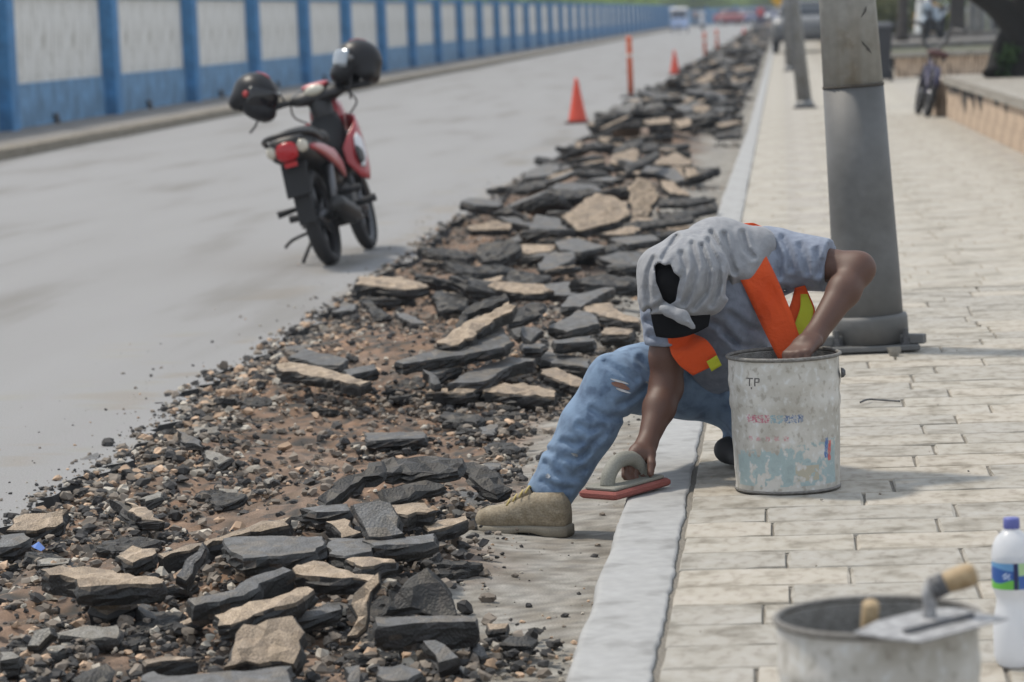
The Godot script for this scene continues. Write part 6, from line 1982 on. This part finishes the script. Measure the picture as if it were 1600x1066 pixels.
# leaves: many small bent faces in clumps through a volume
func leaf_mesh(clumps: Array, per: int, size: float, seed_: int, hang := 0.0) -> ArrayMesh:
	var r := RandomNumberGenerator.new(); r.seed = seed_
	var st := stool(-1)
	for c in clumps:
		for i in per:
			var d := Vector3(r.randfn(), r.randfn(), r.randfn()).normalized() * pow(r.randf(), 0.45)
			var p: Vector3 = c[0] + d * (c[1] as Vector3)
			var ax := Vector3(r.randf_range(-1, 1), r.randf_range(-0.8, 0.5) - hang, r.randf_range(-1, 1)).normalized()
			var sd := ax.cross(Vector3(r.randfn(), r.randfn(), r.randfn())).normalized()
			var s := size * r.randf_range(0.6, 1.3)
			var tone := r.randf_range(0.6, 1.35)
			st.set_color(Color(tone, tone, tone * 0.9))
			var tip := p + ax * s; var mid := p + ax * s * 0.5
			var nn := ax.cross(sd) * s * 0.12
			tri(st, p, mid + sd * s * 0.3 + nn, tip); tri(st, p, tip, mid - sd * s * 0.3 + nn)
	return mesh_of(st)
func leaf_mat(c: Color) -> StandardMaterial3D:
	var m := mk(c.linear_to_srgb(), 0.6); m.vertex_color_use_as_albedo = true
	m.backlight_enabled = true; m.backlight = Color(0.5, 0.55, 0.3)
	return m
func bush(called: String, label: String, pos: Vector3, r: float, c: Color, seed_: int) -> void:
	pos.y = 0.4
	var t := thing(called, label, "bush", pos)
	var q := RandomNumberGenerator.new(); q.seed = seed_
	var cl := []
	for i in 9: cl.append([Vector3(q.randfn() * r * 0.4, r * q.randf_range(0.3, 1.1), q.randfn() * r * 0.4), Vector3.ONE * r * 0.5])
	part("foliage", leaf_mesh(cl, 220, 0.11, seed_), leaf_mat(c), t)
	part("stem", tube([Vector3(0, -0.05, 0), Vector3(0, r * 0.6, 0)], [0.05, 0.02], 7), rough_mat(lin(0.1, 0.08, 0.06), 0.9, M.grain, 1.0), t)
func park_tree(pos: Vector3, r: float, bark: Material, paint: Material, label: String, seed_: int) -> void:
	var q := RandomNumberGenerator.new(); q.seed = seed_
	var t := thing("park_tree", label, "tree", pos)
	var lean := Vector3(q.randf_range(-0.25, 0.25), 0, q.randf_range(-0.2, 0.2))
	var pts := [Vector3.ZERO, Vector3(0, 1.2, 0) + lean * 0.4, Vector3(0, 2.6, 0) + lean, Vector3(0, 4.2, 0) + lean * 1.8]
	var st := stool()
	add_tube(st, curve(pts, 4), [r * 1.25, r * 1.1, r, r * 0.97, r * 0.93, r * 0.9, r * 0.86, r * 0.82, r * 0.78, r * 0.72, r * 0.66, r * 0.6, r * 0.5], 12)
	var cl := []
	for k in 6:
		var a := TAU * k / 6 + q.randf()
		var tip: Vector3 = pts[3] + Vector3(cos(a) * 1.5, q.randf_range(0.2, 1.4), sin(a) * 1.5)
		add_tube(st, curve([pts[2], (pts[2] + tip) * 0.5 + Vector3(0, 0.3, 0), tip], 3), [r * 0.5, r * 0.42, r * 0.36, r * 0.3, r * 0.24, r * 0.18, r * 0.1], 7)
		cl.append([tip, Vector3(0.9, 0.6, 0.9)]); cl.append([tip + Vector3(q.randfn() * 0.5, 0.6, q.randfn() * 0.5), Vector3(0.8, 0.6, 0.8)])
	part("trunk", mesh_of(st), bark, t)
	if paint: part("whitewash", tube(curve([Vector3(0, 0.02, 0), Vector3(0, 0.6, 0) + lean * 0.2, Vector3(0, 1.25, 0) + lean * 0.42], 3), [r * 1.28, r * 1.24, r * 1.2, r * 1.16, r * 1.14, r * 1.12, r * 1.1], 14), paint, t)
	part("crown", leaf_mesh(cl, 150, 0.2, seed_), leaf_mat(Color(0.055, 0.085, 0.022)), t)
func ficus() -> void:
	var base := at_z(1578, 112, -33.5)
	base.y = 0.46
	var t := thing("dark_tree", "dark gnarled tree with arching trunk and leafy shoots on the seat wall", "tree", base)
	var bk := Transform3D(Basis.IDENTITY, -base)
	var bark := rough_mat(lin(0.022, 0.020, 0.017), 0.9, noise_tex(85, 0.05, grey(0.6), grey(1.0), 5), 1.5, null, 1.0, M.bumps, 1.5)
	var st := stool()
	var z := -33.5
	add_tube(st, curve([at_z(1596, 125, z), at_z(1594, 80, z), at_z(1584, 40, z), at_z(1560, 10, z), at_z(1520, -14, z), at_z(1470, -40, z)], 4), [0.22, 0.2, 0.18, 0.165, 0.155, 0.15, 0.15, 0.15, 0.15, 0.15, 0.15, 0.145, 0.14, 0.13, 0.12, 0.11, 0.10, 0.09, 0.08, 0.07, 0.06], 12)
	add_tube(st, curve([at_z(1590, 40, z), at_z(1574, 56, z), at_z(1560, 80, z), at_z(1556, 116, z + 0.1)], 4), [0.13, 0.12, 0.11, 0.10, 0.095, 0.09, 0.085, 0.085, 0.085, 0.09, 0.1, 0.12, 0.15], 10)
	add_tube(st, curve([at_z(1612, 125, z), at_z(1616, 60, z), at_z(1600, 0, z), at_z(1612, -90, z)], 4), [0.2, 0.18, 0.17, 0.16, 0.15, 0.15, 0.15, 0.14, 0.13, 0.12, 0.11, 0.1, 0.09], 10)
	part("trunk", mesh_of(st), bark, t, bk)
	var cl := []
	var q := RandomNumberGenerator.new(); q.seed = 31
	for i in 26: cl.append([at_z(q.randf_range(1500, 1760), q.randf_range(-330, -70), z + q.randf_range(-1.2, 1.2)), Vector3(0.5, 0.35, 0.5)])
	part("crown", leaf_mesh(cl, 170, 0.12, 31), leaf_mat(Color(0.03, 0.055, 0.015)), t, bk)
	part("shoots", leaf_mesh([[at_z(1570, 100, z + 0.15), Vector3(0.12, 0.13, 0.1)], [at_z(1580, 82, z + 0.2), Vector3(0.1, 0.1, 0.1)]], 130, 0.06, 32), leaf_mat(Color(0.035, 0.075, 0.02)), t, bk)
func standing_person(pos: Vector3, k: float, shirt: Color, legs: Color, label: String, y := 0.38) -> Node3D:
	pos.y = y
	var t := thing("person", label, "person", pos, Basis.from_scale(Vector3.ONE * k))
	var st := stool()
	var f := Field.new(Vector3(-0.4, -0.02, -0.3), Vector3(0.4, 1.78, 0.3), 0.024)
	for s in [-1.0, 1.0]:
		f.bone(Vector3(s * 0.09, 0.9, 0), Vector3(s * 0.1, 0.48, 0.02), 0.085, 0.06, 0.03); f.bone(Vector3(s * 0.1, 0.48, 0.02), Vector3(s * 0.11, 0.07, -0.01), 0.058, 0.04, 0.02); f.bone(Vector3(s * 0.11, 0.05, 0), Vector3(s * 0.12, 0.04, 0.14), 0.045, 0.035, 0.02)
		f.bone(Vector3(s * 0.19, 1.4, 0), Vector3(s * 0.25, 1.1, 0.02), 0.055, 0.042, 0.03); f.bone(Vector3(s * 0.25, 1.1, 0.02), Vector3(s * 0.2, 0.88, 0.14), 0.042, 0.03, 0.02); f.bone(Vector3(s * 0.2, 0.88, 0.14), Vector3(s * 0.18, 0.83, 0.2), 0.033, 0.025, 0.01)
	f.bone(Vector3(0, 0.95, 0), Vector3(0, 1.35, 0), 0.13, 0.14, 0.06); f.bone(Vector3(0, 1.4, 0), Vector3(0, 1.52, 0), 0.06, 0.055, 0.03); f.blob(Vector3(0, 1.63, 0.01), Vector3(0.078, 0.115, 0.095), Basis.IDENTITY, 0.02)
	f.bone(Vector3(0, 1.61, 0.1), Vector3(0, 1.59, 0.115), 0.012, 0.014, 0.012)
	f.surface(st); st.index()
	part("body", mesh_of(st), mk(lin(0.16, 0.085, 0.055), 0.5), t)
	f = Field.new(Vector3(-0.4, 0.8, -0.3), Vector3(0.4, 1.6, 0.3), 0.024)
	f.bone(Vector3(0, 0.95, 0), Vector3(0, 1.35, 0), 0.155, 0.165, 0.06)
	for s in [-1.0, 1.0]: f.bone(Vector3(s * 0.17, 1.41, 0), Vector3(s * 0.235, 1.18, 0.02), 0.075, 0.065, 0.05)
	part("shirt", field_mesh(f), mk(shirt, 0.9), t)
	f = Field.new(Vector3(-0.4, 0.0, -0.3), Vector3(0.4, 1.1, 0.3), 0.024)
	f.bone(Vector3(-0.06, 0.95, 0), Vector3(0.06, 0.95, 0), 0.13, 0.13, 0.04)
	for s in [-1.0, 1.0]:
		f.bone(Vector3(s * 0.09, 0.9, 0), Vector3(s * 0.1, 0.48, 0.02), 0.1, 0.078, 0.03); f.bone(Vector3(s * 0.1, 0.48, 0.02), Vector3(s * 0.11, 0.1, -0.01), 0.076, 0.064, 0.02)
	part("trousers", field_mesh(f), mk(legs, 0.9), t)
	f = Field.new(Vector3(-0.2, 1.5, -0.2), Vector3(0.2, 1.85, 0.2), 0.02)
	f.blob(Vector3(0, 1.67, -0.012), Vector3(0.086, 0.1, 0.098), Basis.IDENTITY, 0.01)
	part("hair", field_mesh(f), mk(lin(0.015, 0.013, 0.012), 0.7), t)
	return t

# ------------------------------------------------------------------ end of the street
func make_car(label: String, pos: Vector3, turn: float, paint: Color, group := "") -> Node3D:
	var t := thing("parked_car", label, "car", pos, Basis(Vector3.UP, turn), group)
	var pm := mk(paint, 0.3); pm.clearcoat_enabled = true
	var glass := mk(lin(0.02, 0.024, 0.03), 0.06)
	part("body", loft([[2.1, 0.62, 0.7, 0.2, 0.35], [2.02, 0.66, 0.82, 0.32, 0.35], [1.2, 0.70, 0.86, 0.36, 0.35], [0.9, 0.72, 0.87, 0.38, 0.35], [-0.9, 0.72, 0.87, 0.40, 0.35], [-1.9, 0.70, 0.84, 0.40, 0.35], [-2.05, 0.66, 0.74, 0.28, 0.35]], 24), pm, t)
	part("roof", loft([[0.5, 1.42, 0.52, 0.03, 0.4], [0.3, 1.45, 0.60, 0.05, 0.4], [-1.3, 1.45, 0.60, 0.05, 0.4], [-1.55, 1.42, 0.52, 0.03, 0.4]], 20), pm, t)
	part("cabin_glass", loft([[1.15, 1.06, 0.70, 0.03, 0.4], [0.45, 1.24, 0.66, 0.2, 0.4], [-1.4, 1.24, 0.66, 0.2, 0.4], [-1.85, 1.08, 0.68, 0.03, 0.4]], 20), glass, t)
	for s in [-1.0, 1.0]:
		part("headlight", loft([[2.085, 0.72, 0.10, 0.06], [2.03, 0.72, 0.15, 0.09], [1.9, 0.72, 0.15, 0.09]].map(func(a): return [a[0], a[1], a[2], a[3], 0.7, s * 0.6]), 14), mk(lin(0.65, 0.65, 0.62), 0.1), t)
		part("mirror", loft([[0.95, 1.08, 0.07, 0.05], [0.85, 1.08, 0.11, 0.09], [0.78, 1.08, 0.07, 0.06]].map(func(a): return [a[0], a[1], a[2], a[3], 0.8, s * 0.97]), 12), mk(lin(0.7, 0.7, 0.7), 0.15, 0.4), t)
		for z in [1.3, -1.3]:
			var w := part("wheel", lathe([[0.001, -0.09], [0.26, -0.1], [0.31, -0.07], [0.31, 0.07], [0.26, 0.1], [0.001, 0.09]], 24, Basis(Vector3.FORWARD, PI / 2), Vector3(s * 0.78, 0.31, z)), M.rubber, t)
			part("rim", lathe([[0.001, -0.105], [0.17, -0.102], [0.19, 0.0], [0.17, 0.102], [0.001, 0.105]], 16, Basis(Vector3.FORWARD, PI / 2), Vector3(s * 0.78, 0.31, z)), M.chrome, w)
	part("grille", box(Vector3(0.8, 0.2, 0.06), 0.02), M.black, t, Transform3D(Basis.IDENTITY, Vector3(0, 0.6, 2.06)))
	part("bumper", box(Vector3(1.5, 0.16, 0.16), 0.04), M.black, t, Transform3D(Basis.IDENTITY, Vector3(0, 0.42, 2.05)))
	return t

func build_far() -> void:
	# the wall turns across the end of the street
	var t := thing("cross_wall", "pale blue wall closing the far end of the street", "wall", Vector3(-10.9, 0, -330))
	var x := -10.9
	while x < 6.0:
		var st := stool(-1)
		add_box(st, Vector3(3.0, 1.7, 0.2), Transform3D(Basis.IDENTITY, Vector3(x + 12.4, 0.8, 0)), 0.0)
		part("panel", mesh_of(st), M.wall_blue if x < -3.0 else M.path, t)
		st = stool(-1)
		add_box(st, Vector3(0.3, 1.9, 0.4), Transform3D(Basis.IDENTITY, Vector3(x + 10.9, 0.9, 0.06)), 0.0)
		part("pillar", mesh_of(st), M.wall_deep if x < -3.0 else M.path, t)
		x += 3.05
	# trees: three built, then copied
	var q := RandomNumberGenerator.new(); q.seed = 5
	var kinds := []
	var tones := [Color(0.15, 0.23, 0.045), Color(0.06, 0.085, 0.028), Color(0.2, 0.3, 0.06)]
	var words := ["mid green leafy tree", "dark green dense tree", "light green feathery tree"]
	for v in 3:
		var o := thing("street_tree", "", "tree", Vector3.ZERO)
		var st := stool()
		add_tube(st, curve([Vector3.ZERO, Vector3(0.1, 1.5, 0), Vector3(-0.1, 3.4, 0.1)], 4), [0.34, 0.3, 0.28, 0.26, 0.25, 0.24, 0.22, 0.2, 0.16], 10)
		var cl := []
		for k in 30:
			var a := q.randf() * TAU; var rr := 2.6 * sqrt(q.randf())
			var c := Vector3(cos(a) * rr, q.randf_range(1.2, 5.0), sin(a) * rr)
			cl.append([c, Vector3(0.95, 0.65, 0.95)])
			if k < 8: add_tube(st, curve([Vector3(0, 1.6 + k * 0.15, 0), c * 0.55 + Vector3(0, 0.8, 0), c], 3), [0.14, 0.12, 0.1, 0.09, 0.07, 0.05, 0.03], 6)
		part("trunk", mesh_of(st), rough_mat(lin(0.075, 0.06, 0.05), 0.9, M.grain, 1.0), o)
		part("crown", leaf_mesh(cl, 190, 0.3, 60 + v), leaf_mat(tones[v]), o)
		kinds.append(o)
	var seats := []
	for i in 20: seats.append([-14.5 - q.randf() * 4.0, -66.0 - i * 10.5 - q.randf() * 4.0, "growing behind the blue and white wall", 0.9])
	for i in 15: seats.append([-13.0 + i * 1.9 + q.randf(), -340.0 - q.randf() * 30.0, "massed behind the wall at the street's end", 1.25])
	for i in 9: seats.append([5.0 + i * 2.6 + q.randf() * 2.0, -110.0 - q.randf() * 50.0, "standing at the back of the park", 1.0])
	var first := [true, true, true]
	for s in seats:
		var v := q.randi_range(0, 2)
		var o: Node3D = kinds[v]
		if not first[v]: o = copy_of(kinds[v], "street_tree")
		first[v] = false
		var k: float = s[3] * q.randf_range(0.85, 1.25)
		o.transform = Transform3D(Basis(Vector3.UP, q.randf() * TAU).scaled(Vector3.ONE * k), Vector3(s[0], -0.1, s[1]))
		tag(o, words[v] + " " + s[2], "tree", "trees " + s[2])
	# hedge seen over the wall and shrubs at the street's end: one green mass each
	for hd in [[-13.2, -60.0, -13.6, -320.0, 90, "unbroken green hedge showing over the blue and white wall", Color(0.24, 0.34, 0.06)], [-14.0, -338.0, 6.0, -336.0, 60, "hazy green shrubs massed over the wall at the street's end", Color(0.28, 0.38, 0.12)]]:
		var cl := []
		for k in hd[4]:
			var f: float = (k + q.randf()) / hd[4]
			cl.append([Vector3(lerpf(hd[0], hd[2], f) + q.randfn() * 0.4, q.randf_range(1.2, 3.6), lerpf(hd[1], hd[3], f)), Vector3(1.3, 0.9, 1.9)])
		var ho := part("hedge", leaf_mesh(cl, 150, 0.4, 70), leaf_mat(hd[6]))
		tag(ho, hd[5], "hedge", "", "stuff")
	# vehicles and people down the street
	var p := at_y(1247, 83, 0.0)
	make_car("dark grey parked car with pale mirrors half hidden behind the lamp posts", p + Vector3(0.15, 0, -2.2), 0.0, lin(0.10, 0.102, 0.105))
	var i := 0
	for c in [[1150, 39, 0.28, 0.03, 0.04, "dark red car parked at the far end of the street"], [1172, 38, 0.42, 0.42, 0.45, "silver car parked at the far end of the street"], [1200, 38, 0.08, 0.09, 0.2, "dark blue car parked at the far end of the street"]]:
		make_car(c[5], at_y(c[0], c[1], ROAD), 1.2 + i * 0.1, lin(c[2], c[3], c[4]), "cars parked at the end of the street")
		i += 1
	mototaxi(at_y(1062, 52, ROAD))
	standing_person(at_y(1087, 42, ROAD), 1.0, lin(0.30, 0.22, 0.19), lin(0.06, 0.05, 0.05), "person in brown top walking beside the three-wheeled taxi", ROAD)
	standing_person(at_y(1189, 46, ROAD), 1.0, lin(0.45, 0.06, 0.06), lin(0.06, 0.06, 0.1), "person in red shirt standing at the end of the rubble", ROAD)
	# rider coming up the street
	var white := mk(lin(0.7, 0.7, 0.72), 0.3)
	var rp := at_y(1098, 47, ROAD)
	make_motorcycle("white motorcycle coming up the street with a rider", rp, Basis(Vector3.UP, PI), white)
	var rd := standing_person(rp + Vector3(0, 0, 0.35), 0.9, lin(0.5, 0.5, 0.5), lin(0.05, 0.05, 0.06), "rider in pale shirt on the white motorcycle", ROAD + 0.1)
	# yellow sign on a post
	var sp := at_y(1219, 74, 0.0)
	t = thing("yellow_sign", "yellow road sign on a grey post beyond the lamp posts", "sign", sp)
	part("post", tube([Vector3.ZERO, Vector3(0, 2.0, 0)], 0.03, 8), M.steel, t)
	var st := stool(-1)
	add_box(st, Vector3(0.42, 0.42, 0.012), Transform3D(Basis(Vector3.BACK, PI / 4), Vector3(0, 1.62, 0.04)), 0.003)
	part("plate", mesh_of(st), mk(lin(0.62, 0.34, 0.02), 0.5), t)

func mototaxi(p: Vector3) -> void:
	var t := thing("three_wheeled_taxi", "pale blue and white three-wheeled taxi driving at the far kerb", "three-wheeler", p)
	var bl := mk(lin(0.33, 0.42, 0.62), 0.4); var wh := mk(lin(0.68, 0.68, 0.7), 0.5)
	part("canopy", loft([[0.75, 1.62, 0.5, 0.05, 0.4], [0.6, 1.66, 0.62, 0.1, 0.4], [-0.9, 1.66, 0.62, 0.1, 0.4], [-1.05, 1.6, 0.5, 0.05, 0.4]], 18), wh, t)
	part("body", loft([[0.8, 0.6, 0.35, 0.25, 0.4], [0.6, 0.7, 0.58, 0.4, 0.4], [-0.9, 0.7, 0.62, 0.42, 0.4], [-1.05, 0.7, 0.5, 0.3, 0.4]], 18), bl, t)
	for s in [[-0.55, 0.62], [0.55, 0.62], [-0.58, -0.95], [0.58, -0.95]]:
		part("roof_post", tube([Vector3(s[0], 0.9, s[1]), Vector3(s[0], 1.62, s[1])], 0.025, 6), wh, t)
	part("windscreen", box(Vector3(1.0, 0.6, 0.02), 0.0), mk(lin(0.1, 0.11, 0.14), 0.08), t, Transform3D(Basis.IDENTITY, Vector3(0, 1.3, 0.64)))
	for w in [[0.0, 0.85], [-0.52, -0.7], [0.52, -0.7]]:
		part("wheel", lathe([[0.001, -0.05], [0.2, -0.05], [0.25, 0.0], [0.2, 0.05], [0.001, 0.05]], 18, Basis(Vector3.FORWARD, PI / 2), Vector3(w[0], 0.25, w[1])), M.rubber, t)
	part("headlight", lathe([[0.001, 0.0], [0.08, 0.0], [0.06, 0.04], [0.001, 0.05]], 14, Basis(Vector3.RIGHT, PI / 2), Vector3(0, 0.75, 0.82)), wh, t)
